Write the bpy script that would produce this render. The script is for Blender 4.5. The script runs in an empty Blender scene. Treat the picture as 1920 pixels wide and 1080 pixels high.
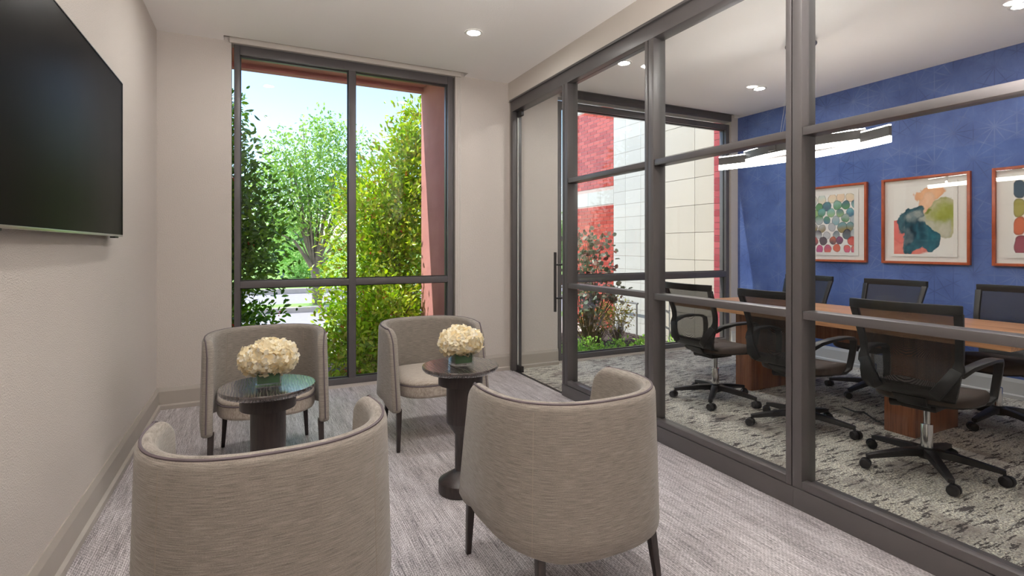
import bpy, bmesh, math, random
import numpy as np
from mathutils import Vector, Matrix

# ------------------------------------------------------------------ scene, camera, light
scene = bpy.context.scene
COL = scene.collection
R = math.radians

cam_d = bpy.data.cameras.new('camera')
cam_d.sensor_width = 36.0
cam_d.lens = 982.03 / 1920 * 36.0
cam_d.shift_y = -(540 - 462.42) / 1920
cam_d.clip_start = 0.02
cam_d.clip_end = 500
cam = bpy.data.objects.new('camera', cam_d)
COL.objects.link(cam)
cam.location = (0, 0, 1.29)
cam.rotation_euler = (R(90), 0, -0.455831413)
scene.camera = cam

scene.view_settings.view_transform = 'Standard'
scene.view_settings.look = 'None'
scene.view_settings.exposure = 0.0
scene.view_settings.gamma = 1.0
scene.view_settings.use_curve_mapping = False

SUN_DIR = Vector((-0.7, 0.18, 1.0)).normalized()       # towards the sun
SUN_POWER = 6.4
SKY_STRENGTH = 0.42
LAMP = 470.0          # radiance of the downlight lenses
PENDANT = 30.0        # radiance of the pendant diffusers
CEILING_FILL = 450.0         # radiance of the unseen uplights added to brighten the lounge ceiling

world = bpy.data.worlds.new('world')
scene.world = world
world.use_nodes = True
wn = world.node_tree
wn.nodes.clear()
w_out = wn.nodes.new('ShaderNodeOutputWorld')
w_bg = wn.nodes.new('ShaderNodeBackground')
w_sky = wn.nodes.new('ShaderNodeTexSky')
w_sky.sky_type = 'NISHITA'
w_sky.sun_disc = False
w_sky.sun_elevation = math.asin(SUN_DIR.z)
w_sky.sun_rotation = math.atan2(SUN_DIR.x, SUN_DIR.y)
w_sky.air_density = 1.0
w_sky.dust_density = 0.5
w_sky.ozone_density = 1.6
w_bg.inputs['Strength'].default_value = SKY_STRENGTH
wn.links.new(w_sky.outputs[0], w_bg.inputs['Color'])
wn.links.new(w_bg.outputs[0], w_out.inputs['Surface'])

sun_d = bpy.data.lights.new('sun', 'SUN')
sun_d.energy = SUN_POWER
sun_d.angle = R(0.55)
sun_d.color = (1.0, 0.95, 0.88)
sun = bpy.data.objects.new('sun', sun_d)
COL.objects.link(sun)
sun.rotation_euler = SUN_DIR.to_track_quat('Z', 'Y').to_euler()
sun.location = (-10, 5, 15)

cy = scene.cycles
cy.use_denoising = True
cy.max_bounces = 12
cy.diffuse_bounces = 6
cy.glossy_bounces = 5
cy.transmission_bounces = 10
cy.transparent_max_bounces = 24
cy.sample_clamp_indirect = 6.0
cy.caustics_reflective = False
cy.caustics_refractive = False

# room numbers (metres)
XL, XP, XB = -0.70, 2.395, 5.79          # left wall, glass partition face, blue wall
YW, YR, YC = 4.955, -2.6, 0.60           # window wall, wall behind camera, end wall of the meeting room
ZC = 3.003

# ------------------------------------------------------------------ helpers
def srgb(r, g, b):
    def f(c):
        c /= 255.0
        return c / 12.92 if c <= 0.04045 else ((c + 0.055) / 1.055) ** 2.4
    return (f(r), f(g), f(b), 1.0)


class NT:
    """tiny node helper"""
    def __init__(self, name):
        self.m = bpy.data.materials.new(name)
        self.m.use_nodes = True
        self.t = self.m.node_tree
        self.t.nodes.clear()
        self.out = self.n('OutputMaterial')

    def n(self, kind, **kw):
        nd = self.t.nodes.new('ShaderNode' + kind)
        for k, v in kw.items():
            setattr(nd, k, v)
        return nd

    def put(self, sock, v):
        if hasattr(v, 'is_output') or isinstance(v, bpy.types.NodeSocket):
            self.t.links.new(v, sock)
        elif v is not None:
            sock.default_value = v

    def coord(self, kind='Object', scale=(1, 1, 1), rot=(0, 0, 0), loc=(0, 0, 0)):
        c = self.n('TexCoord')
        mp = self.n('Mapping')
        self.t.links.new(c.outputs[kind], mp.inputs['Vector'])
        mp.inputs['Scale'].default_value = scale
        mp.inputs['Rotation'].default_value = rot
        mp.inputs['Location'].default_value = loc
        return mp.outputs[0]

    def world_pos(self, scale=(1, 1, 1)):
        g = self.n('NewGeometry')
        mp = self.n('Mapping')
        self.t.links.new(g.outputs['Position'], mp.inputs['Vector'])
        mp.inputs['Scale'].default_value = scale
        return mp.outputs[0]

    def noise(self, vec, scale=5, detail=3, rough=0.5, dist=0.0):
        nd = self.n('TexNoise')
        self.put(nd.inputs['Vector'], vec)
        nd.inputs['Scale'].default_value = scale
        nd.inputs['Detail'].default_value = detail
        nd.inputs['Roughness'].default_value = rough
        nd.inputs['Distortion'].default_value = dist
        return nd.outputs['Fac']

    def ramp(self, fac, stops):
        nd = self.n('ValToRGB')
        el = nd.color_ramp.elements
        while len(el) < len(stops):
            el.new(0.5)
        for e, (p, c) in zip(el, stops):
            e.position = p
            e.color = c if len(c) == 4 else (*c, 1)
        self.put(nd.inputs[0], fac)
        return nd.outputs[0]

    def mix(self, fac, a, b, mode='MIX'):
        nd = self.n('Mix', data_type='RGBA', blend_type=mode)
        self.put(nd.inputs[0], fac)
        self.put(nd.inputs[6], a)
        self.put(nd.inputs[7], b)
        return nd.outputs[2]

    def math(self, op, a, b=None, c=None):
        nd = self.n('Math', operation=op)
        self.put(nd.inputs[0], a)
        if b is not None:
            self.put(nd.inputs[1], b)
        if c is not None:
            self.put(nd.inputs[2], c)
        return nd.outputs[0]

    def bump(self, height, strength=0.3, dist=0.01):
        nd = self.n('Bump')
        nd.inputs['Strength'].default_value = strength
        nd.inputs['Distance'].default_value = dist
        self.put(nd.inputs['Height'], height)
        return nd.outputs[0]

    def bsdf(self, color, rough=0.6, metal=0.0, spec=0.5, normal=None, **kw):
        b = self.n('BsdfPrincipled')
        self.put(b.inputs['Base Color'], color)
        self.put(b.inputs['Roughness'], rough)
        self.put(b.inputs['Metallic'], metal)
        self.put(b.inputs['Specular IOR Level'], spec)
        if normal is not None:
            self.put(b.inputs['Normal'], normal)
        for k, v in kw.items():
            self.put(b.inputs[k.replace('_', ' ')], v)
        self.b = b
        return b.outputs[0]

    def done(self, shader):
        self.t.links.new(shader, self.out.inputs['Surface'])
        return self.m


def simple(name, col, rough=0.6, metal=0.0, spec=0.5, var=0.06, bump=0.0, bscale=200):
    t = NT(name)
    v = t.coord()
    n = t.noise(v, 9, 3)
    c2 = tuple(min(1, x * (1 + var)) for x in col[:3]) + (1,)
    c1 = tuple(x * (1 - var) for x in col[:3]) + (1,)
    c = t.ramp(n, [(0.3, c1), (0.7, c2)])
    nm = t.bump(t.noise(v, bscale, 2), bump, 0.002) if bump else None
    return t.done(t.bsdf(c, rough, metal, spec, nm))


def leaf_mat(name, cols, trans=0.35, rough=0.42):
    t = NT(name)
    g = t.n('NewGeometry')
    oi = t.n('ObjectInfo')
    r = t.math('FRACT', t.math('ADD', g.outputs['Random Per Island'], oi.outputs['Random']))
    k = len(cols)
    c = t.ramp(r, [(i / (k - 1), cc) for i, cc in enumerate(cols)])
    p = t.bsdf(c, rough, 0, 0.4)
    tr = t.n('BsdfTranslucent')
    hs = t.n('HueSaturation')
    hs.inputs['Saturation'].default_value = 1.1
    hs.inputs['Value'].default_value = 1.5
    t.put(hs.inputs['Color'], c)
    t.put(tr.inputs['Color'], hs.outputs[0])
    mx = t.n('MixShader')
    mx.inputs[0].default_value = trans
    t.t.links.new(p, mx.inputs[1])
    t.t.links.new(tr.outputs[0], mx.inputs[2])
    return t.done(mx.outputs[0])


def glass_pane(name, tint=(0.97, 0.985, 0.98, 1), gain=1.0):
    """thin architectural glass: see-through with a Fresnel reflection"""
    t = NT(name)
    tr = t.n('BsdfTransparent')
    tr.inputs['Color'].default_value = tint
    gl = t.n('BsdfGlossy')
    gl.inputs['Roughness'].default_value = 0.0
    fr = t.n('Fresnel')
    bf = t.n('NewGeometry').outputs['Backfacing']      # leaving the pane: same reflectance as entering it
    t.put(fr.inputs['IOR'], t.math('ADD', 1.45, t.math('MULTIPLY', bf, 1 / 1.45 - 1.45)))
    f = t.math('MINIMUM', t.math('MULTIPLY', fr.outputs[0], gain), 1.0)
    mx = t.n('MixShader')
    t.put(mx.inputs[0], f)
    t.t.links.new(tr.outputs[0], mx.inputs[1])
    t.t.links.new(gl.outputs[0], mx.inputs[2])
    return t.done(mx.outputs[0])


def emit(name, col, strength):
    t = NT(name)
    e = t.n('Emission')
    e.inputs['Color'].default_value = col
    e.inputs['Strength'].default_value = strength
    return t.done(e.outputs[0])


M = {}

class MB:
    """mesh builder: collects verts/faces (and uvs), builds one mesh object"""
    def __init__(self):
        self.v, self.f, self.uv = [], [], []

    def add(self, verts, faces, uvs=None):
        o = len(self.v)
        self.v += [tuple(p) for p in verts]
        self.f += [tuple(i + o for i in fc) for fc in faces]
        if uvs:
            self.uv += list(uvs)
        return self

    def box(self, x0, x1, y0, y1, z0, z1):
        v = [(x, y, z) for z in (z0, z1) for y in (y0, y1) for x in (x0, x1)]
        return self.add(v, [(0, 2, 3, 1), (4, 5, 7, 6), (0, 1, 5, 4), (2, 6, 7, 3), (0, 4, 6, 2), (1, 3, 7, 5)])

    def prism(self, pts, axis, a, b):
        """extrude a 2-D polygon along an axis"""
        def P(p, t):
            return {'x': (t, p[0], p[1]), 'y': (p[0], t, p[1]), 'z': (p[0], p[1], t)}[axis]
        n = len(pts)
        v = [P(p, a) for p in pts] + [P(p, b) for p in pts]
        f = [tuple(range(n))[::-1], tuple(range(n, 2 * n))] + [(i, (i + 1) % n, n + (i + 1) % n, n + i) for i in range(n)]
        return self.add(v, f)

    def lathe(self, prof, n=32, c=(0, 0, 0), cap=True):
        v, f = [], []
        for r, z in prof:
            for i in range(n):
                a = 2 * math.pi * i / n
                v.append((c[0] + r * math.cos(a), c[1] + r * math.sin(a), c[2] + z))
        for k in range(len(prof) - 1):
            for i in range(n):
                j = (i + 1) % n
                f.append((k * n + i, k * n + j, (k + 1) * n + j, (k + 1) * n + i))
        if cap:
            f.append(tuple(range(n))[::-1])
            f.append(tuple(range((len(prof) - 1) * n, len(prof) * n)))
        return self.add(v, f)

    def tube(self, pts, r, n=8, closed=False):
        pts = [Vector(p) for p in pts]
        m = len(pts)
        rr = r if isinstance(r, (list, tuple)) else [r] * m
        v, f = [], []
        up = None
        for i, p in enumerate(pts):
            if closed:
                t = pts[(i + 1) % m] - pts[i - 1]
            else:
                t = pts[min(i + 1, m - 1)] - pts[max(i - 1, 0)]
            t.normalize()
            if up is None:
                up = Vector((0, 0, 1)) if abs(t.z) < 0.9 else Vector((1, 0, 0))
            x = t.cross(up)
            if x.length < 1e-5:
                x = t.cross(Vector((0.3, 1, 0.2)))
            x.normalize()
            y = x.cross(t).normalized()
            up = y
            for k in range(n):
                a = 2 * math.pi * k / n
                v.append(p + (x * math.cos(a) + y * math.sin(a)) * rr[i])
        seg = m if closed else m - 1
        for i in range(seg):
            j = (i + 1) % m
            for k in range(n):
                l = (k + 1) % n
                f.append((i * n + k, i * n + l, j * n + l, j * n + k))
        if not closed:
            f.append(tuple(range(n))[::-1])
            f.append(tuple(range((m - 1) * n, m * n)))
        return self.add(v, f)

    def sweep(self, pts, w, h, side):
        """rectangular section swept along pts; side = fixed side vector"""
        pts = [Vector(p) for p in pts]
        m = len(pts)
        s = Vector(side).normalized()
        v, f = [], []
        ww = w if isinstance(w, (list, tuple)) else [w] * m
        hh = h if isinstance(h, (list, tuple)) else [h] * m
        for i, p in enumerate(pts):
            t = (pts[min(i + 1, m - 1)] - pts[max(i - 1, 0)]).normalized()
            n = t.cross(s).normalized()
            a, b = s * ww[i] / 2, n * hh[i] / 2
            v += [p - a - b, p + a - b, p + a + b, p - a + b]
        for i in range(m - 1):
            for k in range(4):
                l = (k + 1) % 4
                f.append((i * 4 + k, i * 4 + l, i * 4 + 4 + l, i * 4 + 4 + k))
        f.append((3, 2, 1, 0))
        f.append(tuple(range((m - 1) * 4, m * 4)))
        return self.add(v, f)

    def loft(self, rings, cap=True):
        n = len(rings[0])
        v = [p for r in rings for p in r]
        f = []
        for k in range(len(rings) - 1):
            for i in range(n):
                j = (i + 1) % n
                f.append((k * n + i, k * n + j, (k + 1) * n + j, (k + 1) * n + i))
        if cap:
            f.append(tuple(range(n))[::-1])
            f.append(tuple(range((len(rings) - 1) * n, len(rings) * n)))
        return self.add(v, f)

    def mesh(self, name, mat=None, smooth=False, bevel=0.0, bseg=2, angle=40, fix=True):
        me = bpy.data.meshes.new(name)
        me.from_pydata(self.v, [], self.f)
        if self.uv and len(self.uv) == len(self.v):
            lay = me.uv_layers.new(name='uv')
            for lp in me.loops:
                lay.data[lp.index].uv = self.uv[lp.vertex_index]
        if fix or bevel:
            bm = bmesh.new()
            bm.from_mesh(me)
            if fix:
                bmesh.ops.recalc_face_normals(bm, faces=bm.faces)
            if bevel:
                ed = [e for e in bm.edges if len(e.link_faces) == 2 and e.calc_face_angle(0) > R(30)]
                bmesh.ops.bevel(bm, geom=ed, offset=bevel, segments=bseg, profile=0.6, affect='EDGES')
            bm.to_mesh(me)
            bm.free()
        if smooth or bevel:
            me.polygons.foreach_set('use_smooth', [True] * len(me.polygons))
            me.set_sharp_from_angle(angle=R(angle))
        if mat:
            me.materials.append(M[mat] if isinstance(mat, str) else mat)
        return me

    def build(self, name, mat, parent=None, **kw):
        return obj(name, self.mesh(name, mat, **kw), parent)


def obj(name, me, parent=None, loc=None, rot=None, mtx=None):
    o = bpy.data.objects.new(name, me)
    COL.objects.link(o)
    if parent is not None:
        o.parent = parent
    if mtx is not None:
        o.matrix_basis = mtx
    if loc is not None:
        o.location = loc
    if rot is not None:
        o.rotation_euler = rot
    return o


def tag(o, label=None, cat=None, group=None, kind=None):
    if label:
        o['label'] = label
    if cat:
        o['category'] = cat
    if group:
        o['group'] = group
    if kind:
        o['kind'] = kind
    return o


def thing(name, label, cat, loc=(0, 0, 0), rz=0.0, group=None, kind=None):
    o = bpy.data.objects.new(name, None)
    o.empty_display_size = 0.1
    COL.objects.link(o)
    o.location = loc
    o.rotation_euler = (0, 0, rz)
    return tag(o, label, cat, group, kind)


def struct(name, label, loc=(0, 0, 0)):
    o = bpy.data.objects.new(name, None)
    COL.objects.link(o)
    o.location = loc
    return tag(o, label, None, None, 'structure')


def copy_tree(o, parent=None):
    c = o.copy()
    COL.objects.link(c)
    c.parent = parent
    for ch in list(o.children):
        copy_tree(ch, c)
    return c


def bxo(name, mat, parent, x0, x1, y0, y1, z0, z1, bevel=0.0, bseg=2):
    return MB().box(x0, x1, y0, y1, z0, z1).build(name, mat, parent, bevel=bevel, bseg=bseg)


# ------------------------------------------------------------------ materials
def make_materials():
    # painted / vinyl wallcovering
    def wall(name, c, bs=0.35, sc=260):
        t = NT(name)
        v = t.world_pos()
        n = t.noise(v, sc, 3, 0.6)
        n2 = t.noise(v, 3, 2)
        col = t.mix(t.math('MULTIPLY', n2, 0.25), c, tuple(x * 0.94 for x in c[:3]) + (1,))
        return t.done(t.bsdf(col, 0.75, 0, 0.25, t.bump(n, bs, 0.004)))
    M['wall'] = wall('wall_vinyl', srgb(205, 197, 190), 0.9, 170)
    M['soffit'] = wall('soffit_paint', srgb(206, 199, 191), 0.06)
    M['ceiling'] = wall('ceiling_paint', srgb(246, 243, 240), 0.35, 140)
    M['trim'] = simple('trim_paint', srgb(172, 164, 155), 0.4, var=0.02)
    M['trim_cool'] = simple('trim_paint_cool', srgb(196, 195, 193), 0.4, var=0.02)

    # lounge carpet: woven, streaks along Y
    t = NT('lounge_carpet')
    v = t.world_pos((1, 1, 1))
    vs = t.world_pos((1.0, 0.035, 1.0))
    vs2 = t.world_pos((1.0, 0.10, 1.0))
    a = t.noise(t.world_pos((1.0, 0.014, 1.0)), 430, 2, 0.75)
    b = t.noise(t.world_pos((1.0, 0.06, 1.0)), 26, 3, 0.6)
    d = t.noise(t.world_pos((1.0, 0.22, 1.0)), 330, 2, 0.7)
    s = t.math('ADD', t.math('MULTIPLY', a, 0.48), t.math('ADD', t.math('MULTIPLY', b, 0.15), t.math('MULTIPLY', d, 0.37)))
    col = t.ramp(s, [(0.39, srgb(70, 64, 67)), (0.46, srgb(150, 143, 145)), (0.53, srgb(212, 206, 208)), (0.62, srgb(246, 242, 244))])
    # woven twill rows
    def bands(vec, direction, scale, dist):
        w = t.n('TexWave', wave_type='BANDS', bands_direction=direction)
        t.put(w.inputs['Vector'], vec)
        w.inputs['Scale'].default_value = scale
        w.inputs['Distortion'].default_value = dist
        w.inputs['Detail'].default_value = 2.0
        w.inputs['Detail Scale'].default_value = 3.0
        return w.outputs['Fac']
    w1 = bands(t.world_pos((1, 0.02, 0)), 'X', 36, 1.2)
    w2 = bands(t.world_pos((1, 0.8, 0)), 'DIAGONAL', 44, 3.0)
    tw = t.ramp(t.math('MULTIPLY', w1, w2), [(0.30, (0, 0, 0)), (0.62, (1, 1, 1))])
    col = t.mix(t.math('MULTIPLY', tw, 0.62), col, srgb(70, 63, 66))
    h = t.math('SUBTRACT', t.math('MULTIPLY', d, 0.6), t.math('MULTIPLY', tw, 0.5))
    M['carpet'] = t.done(t.bsdf(col, 0.40, 0, 0.8, t.bump(h, 0.4, 0.002)))

    # meeting room carpet: taupe ground, pale speckle clouds, dark ragged dashes along X
    t = NT('meeting_carpet')
    v = t.world_pos()
    cl = t.noise(v, 2.6, 4, 0.65)
    sp = t.noise(v, 105, 2, 0.75)
    ground = t.ramp(t.noise(v, 1.3, 3), [(0.35, srgb(138, 128, 122)), (0.65, srgb(158, 148, 140))])
    lightm = t.math('MULTIPLY', t.ramp(sp, [(0.44, (0, 0, 0)), (0.54, (1, 1, 1))]), t.ramp(cl, [(0.36, (0.15, 0.15, 0.15)), (0.50, (1, 1, 1))]))
    pale = t.ramp(t.noise(v, 60, 1), [(0.4, srgb(206, 204, 196)), (0.6, srgb(238, 234, 216))])
    col = t.mix(lightm, ground, pale)
    grm = t.math('MULTIPLY', t.ramp(t.noise(v, 80, 2, 0.7), [(0.50, (0, 0, 0)), (0.6, (1, 1, 1))]), t.ramp(t.noise(t.world_pos((1, 1, 5)), 3.1, 3), [(0.45, (0, 0, 0)), (0.6, (1, 1, 1))]))
    col = t.mix(t.math('MULTIPLY', grm, 0.65), col, srgb(112, 112, 114))
    ds = t.noise(t.world_pos((0.30, 1.6, 1)), 21, 4, 0.78, 0.3)
    dm = t.math('MULTIPLY', t.ramp(ds, [(0.545, (0, 0, 0)), (0.565, (1, 1, 1))]), t.ramp(t.noise(v, 2.2, 2), [(0.30, (0.2, 0.2, 0.2)), (0.45, (1, 1, 1))]))
    col = t.mix(t.math('MULTIPLY', dm, 0.9), col, srgb(54, 48, 50))
    M['carpet2'] = t.done(t.bsdf(col, 0.9, 0, 0.15, t.bump(sp, 0.5, 0.004)))

    # blue wallpaper with a fine star lattice
    t = NT('blue_wallpaper')
    g = t.n('NewGeometry')
    sep = t.n('SeparateXYZ')
    t.t.links.new(g.outputs['Position'], sep.inputs[0])
    yy, zz = sep.outputs[1], sep.outputs[2]
    A = 0.30
    lines = None
    for k in range(6):
        an = R(30 * k + 30)
        per = A * math.sqrt(3) / 2 if k % 2 == 0 else A / 2
        p = t.math('ADD', t.math('MULTIPLY', yy, math.cos(an) / per), t.math('MULTIPLY', zz, math.sin(an) / per))
        fr = t.math('ABSOLUTE', t.math('SUBTRACT', t.math('FRACT', t.math('ADD', p, 100.5)), 0.5))
        dd = t.math('MULTIPLY', fr, per)
        lines = dd if lines is None else t.math('MINIMUM', lines, dd)
    ln = t.ramp(lines, [(0.0, (1, 1, 1)), (0.0018, (1, 1, 1)), (0.0045, (0, 0, 0))])
    v = t.world_pos()
    tex = t.noise(t.world_pos((1, 1, 0.25)), 160, 2, 0.6)
    blot = t.noise(v, 3.4, 4, 0.6)
    base = t.ramp(blot, [(0.3, srgb(68, 90, 148)), (0.7, srgb(94, 118, 178))])
    base = t.mix(t.math('MULTIPLY', tex, 0.35), base, srgb(48, 64, 118))
    lm = t.math('MULTIPLY', ln, t.ramp(t.noise(v, 5, 3), [(0.35, (0, 0, 0)), (0.6, (1, 1, 1))]))
    lcol = t.ramp(t.noise(v, 1.7, 2), [(0.46, srgb(40, 50, 92)), (0.54, srgb(122, 136, 176))])
    col = t.mix(t.math('MULTIPLY', lm, 0.55), base, lcol)
    M['blue'] = t.done(t.bsdf(col, 0.55, 0, 0.35, t.bump(tex, 0.08, 0.002)))

    # bronze aluminium
    M['bronze'] = simple('bronze_aluminium', srgb(80, 76, 76), 0.36, 0.0, 0.5, var=0.03)
    M['bronze_dark'] = simple('bronze_gasket', srgb(40, 37, 37), 0.5, var=0.03)
    M['win_frame'] = simple('window_aluminium', srgb(86, 82, 83), 0.36, 0.0, 0.5, var=0.03)
    M['glass'] = glass_pane('partition_glass', (0.965, 0.98, 0.975, 1), 0.5)
    M['win_glass'] = glass_pane('window_glass', (0.98, 0.99, 0.985, 1), 0.6)
    M['black'] = simple('black_plastic', srgb(27, 26, 27), 0.40, 0, 0.35, var=0.05)
    M['black_soft'] = simple('black_nylon', srgb(28, 27, 29), 0.45, 0, 0.35, var=0.05)
    M['screen'] = simple('screen_glass', srgb(25, 24, 23), 0.36, 0, 0.02, var=0.02)
    M['bezel'] = simple('screen_bezel', srgb(12, 12, 12), 0.35, var=0.02)
    M['chrome'] = simple('chrome', (0.72, 0.72, 0.73, 1), 0.14, 1.0, var=0.01)
    M['silver'] = simple('brushed_silver', (0.62, 0.62, 0.63, 1), 0.28, 1.0, var=0.02)
    M['white_metal'] = simple('white_enamel', srgb(225, 222, 217), 0.35, var=0.01)

    # armchair fabric (uv: along the shell, height)
    def fabric(name, c1, c2, coordkind='UV', sc=(16, 420, 1)):
        t = NT(name)
        v = t.coord(coordkind, sc)
        a = t.noise(v, 1.0, 4, 0.7)
        v2 = t.coord(coordkind, (sc[0] * 16, sc[1] * 2.2, 1))
        b = t.noise(v2, 1.0, 2, 0.6)
        s = t.math('ADD', t.math('MULTIPLY', a, 0.65), t.math('MULTIPLY', b, 0.35))
        col = t.ramp(s, [(0.34, c1), (0.66, c2)])
        return t.done(t.bsdf(col, 0.92, 0, 0.15, t.bump(s, 0.35, 0.002), Sheen_Weight=0.25, Sheen_Roughness=0.5))
    M['fabric'] = fabric('greige_weave', srgb(90, 83, 76), srgb(162, 154, 145))
    M['fabric_seat'] = fabric('greige_weave_seat', srgb(128, 118, 107), srgb(192, 182, 171), 'Object', (22, 420, 60))
    M['piping'] = simple('plum_piping', srgb(84, 74, 78), 0.7)
    M['seam'] = simple('seam_thread', srgb(140, 130, 118), 0.85)
    # dark wood
    t = NT('espresso_wood')
    v = t.coord('Object', (1, 1, 0.12))
    n = t.noise(v, 90, 4, 0.65)
    col = t.ramp(n, [(0.3, srgb(26, 21, 21)), (0.7, srgb(54, 45, 43))])
    M['dark_wood'] = t.done(t.bsdf(col, 0.36, 0, 0.5, t.bump(n, 0.12, 0.002)))
    t = NT('espresso_wood_top')
    v = t.coord('Object', (1, 0.10, 1))
    n = t.noise(v, 75, 4, 0.6, 0.9)
    wv = t.n('TexWave', wave_type='BANDS', bands_direction='X')
    t.put(wv.inputs['Vector'], t.coord('Object', (1, 0.28, 1)))
    wv.inputs['Scale'].default_value = 26
    wv.inputs['Distortion'].default_value = 7
    wv.inputs['Detail'].default_value = 3
    wv.inputs['Detail Scale'].default_value = 1.4
    h = t.math('ADD', t.math('MULTIPLY', n, 0.5), t.math('MULTIPLY', wv.outputs['Fac'], 0.5))
    col = t.ramp(h, [(0.3, srgb(30, 25, 25)), (0.75, srgb(76, 66, 64))])
    M['dark_wood_top'] = t.done(t.bsdf(col, t.ramp(h, [(0.3, (0.36,) * 3), (0.7, (0.24,) * 3)]), 0, 0.6, t.bump(h, 0.35, 0.002), Coat_Weight=1.0, Coat_Roughness=0.16, Coat_IOR=1.75))

    # meeting table: planked walnut veneer, grain along Y
    def veneer(name, c1, c2, c3, scale=(1, 0.03, 1), planks=True):
        t = NT(name)
        v = t.coord('Object', scale)
        n = t.noise(v, 95, 4, 0.65)
        n2 = t.noise(v, 16, 2, 0.5)
        col = t.ramp(t.math('ADD', t.math('MULTIPLY', n, 0.5), t.math('MULTIPLY', n2, 0.5)), [(0.35, c1), (0.5, c2), (0.66, c3)])
        return t.done(t.bsdf(col, 0.30, 0, 0.5))
    M['table_top'] = veneer('walnut_veneer', srgb(150, 100, 68), srgb(196, 142, 102), srgb(226, 178, 136))
    M['table_leg'] = veneer('walnut_leg', srgb(104, 60, 40), srgb(140, 86, 58), srgb(168, 110, 78), (1, 1, 0.04))
    M['pic_frame'] = veneer('cherry_frame', srgb(140, 62, 34), srgb(164, 78, 46), srgb(182, 94, 58), (1, 0.2, 0.2))
    M['mat'] = simple('mat_board', srgb(240, 236, 230), 0.8, var=0.01)
    M['art_glass'] = glass_pane('picture_glass', (0.99, 0.99, 0.99, 1), 1.0)
    # task chair mesh and seat
    t = NT('black_mesh')
    v = t.coord('Object', (1, 1, 1))
    def grid(vec, sc):
        w1 = t.n('TexWave', wave_type='BANDS', bands_direction='X')
        t.put(w1.inputs['Vector'], vec); w1.inputs['Scale'].default_value = sc
        w2 = t.n('TexWave', wave_type='BANDS', bands_direction='Z')
        t.put(w2.inputs['Vector'], vec); w2.inputs['Scale'].default_value = sc
        return t.math('MULTIPLY', w1.outputs['Fac'], w2.outputs['Fac'])
    hole = t.ramp(grid(v, 240), [(0.22, (0, 0, 0)), (0.34, (1, 1, 1))])
    pb = t.bsdf(srgb(34, 32, 32), 0.6, 0, 0.25)
    tr = t.n('BsdfTransparent')
    mx = t.n('MixShader')
    t.put(mx.inputs[0], t.math('MULTIPLY', hole, 0.55))
    t.t.links.new(pb, mx.inputs[1]); t.t.links.new(tr.outputs[0], mx.inputs[2])
    M['mesh'] = t.done(mx.outputs[0])
    M['seat_fabric'] = simple('brown_black_seat', srgb(66, 54, 48), 0.75, var=0.12, bump=0.25, bscale=400)

    # flowers
    t = NT('cream_petal')
    g = t.n('NewGeometry'); oi = t.n('ObjectInfo')
    r = t.math('FRACT', t.math('ADD', g.outputs['Random Per Island'], oi.outputs['Random']))
    c = t.ramp(r, [(0.0, srgb(246, 230, 188)), (0.5, srgb(252, 244, 218)), (1.0, srgb(254, 252, 242))])
    p = t.bsdf(c, 0.6, 0, 0.2)
    tr = t.n('BsdfTranslucent'); t.put(tr.inputs['Color'], c)
    mx = t.n('MixShader'); mx.inputs[0].default_value = 0.3
    t.t.links.new(p, mx.inputs[1]); t.t.links.new(tr.outputs[0], mx.inputs[2])
    M['petal'] = t.done(mx.outputs[0])
    M['petal_core'] = simple('cream_core', srgb(206, 178, 118), 0.7)
    M['leaf_wrap'] = simple('green_leaf_wrap', srgb(58, 102, 60), 0.45, var=0.15)
    M['vase'] = glass_pane('clear_vase', (0.95, 0.97, 0.965, 1), 1.6)

    # lamps
    M['lens'] = emit('downlight_lens', (1.0, 0.965, 0.925, 1), LAMP)
    M['ceiling_fill'] = emit('ceiling_fill_disc', (1.0, 0.965, 0.93, 1), CEILING_FILL)
    M['led'] = emit('led_diffuser', (1.0, 0.92, 0.86, 1), PENDANT)

    # outdoors
    t = NT('red_stucco')
    v = t.world_pos()
    n = t.noise(v, 130, 3, 0.7)
    col = t.ramp(t.noise(v, 4, 3), [(0.3, srgb(198, 138, 134)), (0.7, srgb(208, 148, 142))])
    M['stucco'] = t.done(t.bsdf(col, 0.9, 0, 0.1, t.bump(n, 0.6, 0.006)))
    def brickm(name, c1, c2):
        t = NT(name)
        oi = t.n('ObjectInfo'); g = t.n('NewGeometry')
        r = t.math('FRACT', t.math('ADD', g.outputs['Random Per Island'], oi.outputs['Random']))
        col = t.ramp(r, [(0.0, c1), (1.0, c2)])
        n = t.noise(t.world_pos(), 160, 3)
        return t.done(t.bsdf(col, 0.9, 0, 0.15, t.bump(n, 0.4, 0.003)))
    M['brick'] = brickm('red_brick', srgb(156, 62, 54), srgb(186, 88, 76))
    M['brick_dark'] = brickm('dark_red_brick', srgb(150, 66, 72), srgb(176, 88, 92))
    M['block'] = brickm('white_block', srgb(184, 180, 174), srgb(194, 190, 184))
    M['cream_block'] = brickm('cream_block', srgb(186, 176, 163), srgb(196, 186, 173))
    M['mortar'] = simple('mortar', srgb(186, 160, 150), 0.95)
    M['grass'] = simple('lawn_grass', srgb(146, 180, 92), 0.95, var=0.18)
    M['asphalt'] = simple('pale_asphalt', srgb(172, 165, 168), 0.9, var=0.05)
    M['kerb'] = simple('kerb_concrete', srgb(190, 178, 168), 0.9, var=0.06)
    M['mulch'] = simple('dark_mulch', srgb(74, 60, 54), 0.95, var=0.35)
    M['bark'] = simple('tree_bark', srgb(130, 116, 100), 0.95, var=0.2, bump=0.5, bscale=40)
    M['twig'] = simple('twig_bark', srgb(112, 92, 72), 0.9, var=0.2)
    M['holly_dark'] = leaf_mat('holly_leaf_painted_shade', [srgb(54, 96, 34), srgb(84, 132, 40), srgb(128, 176, 56)], 0.22, 0.3)  # darker copy of the holly leaf, shade put into its colours
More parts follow.
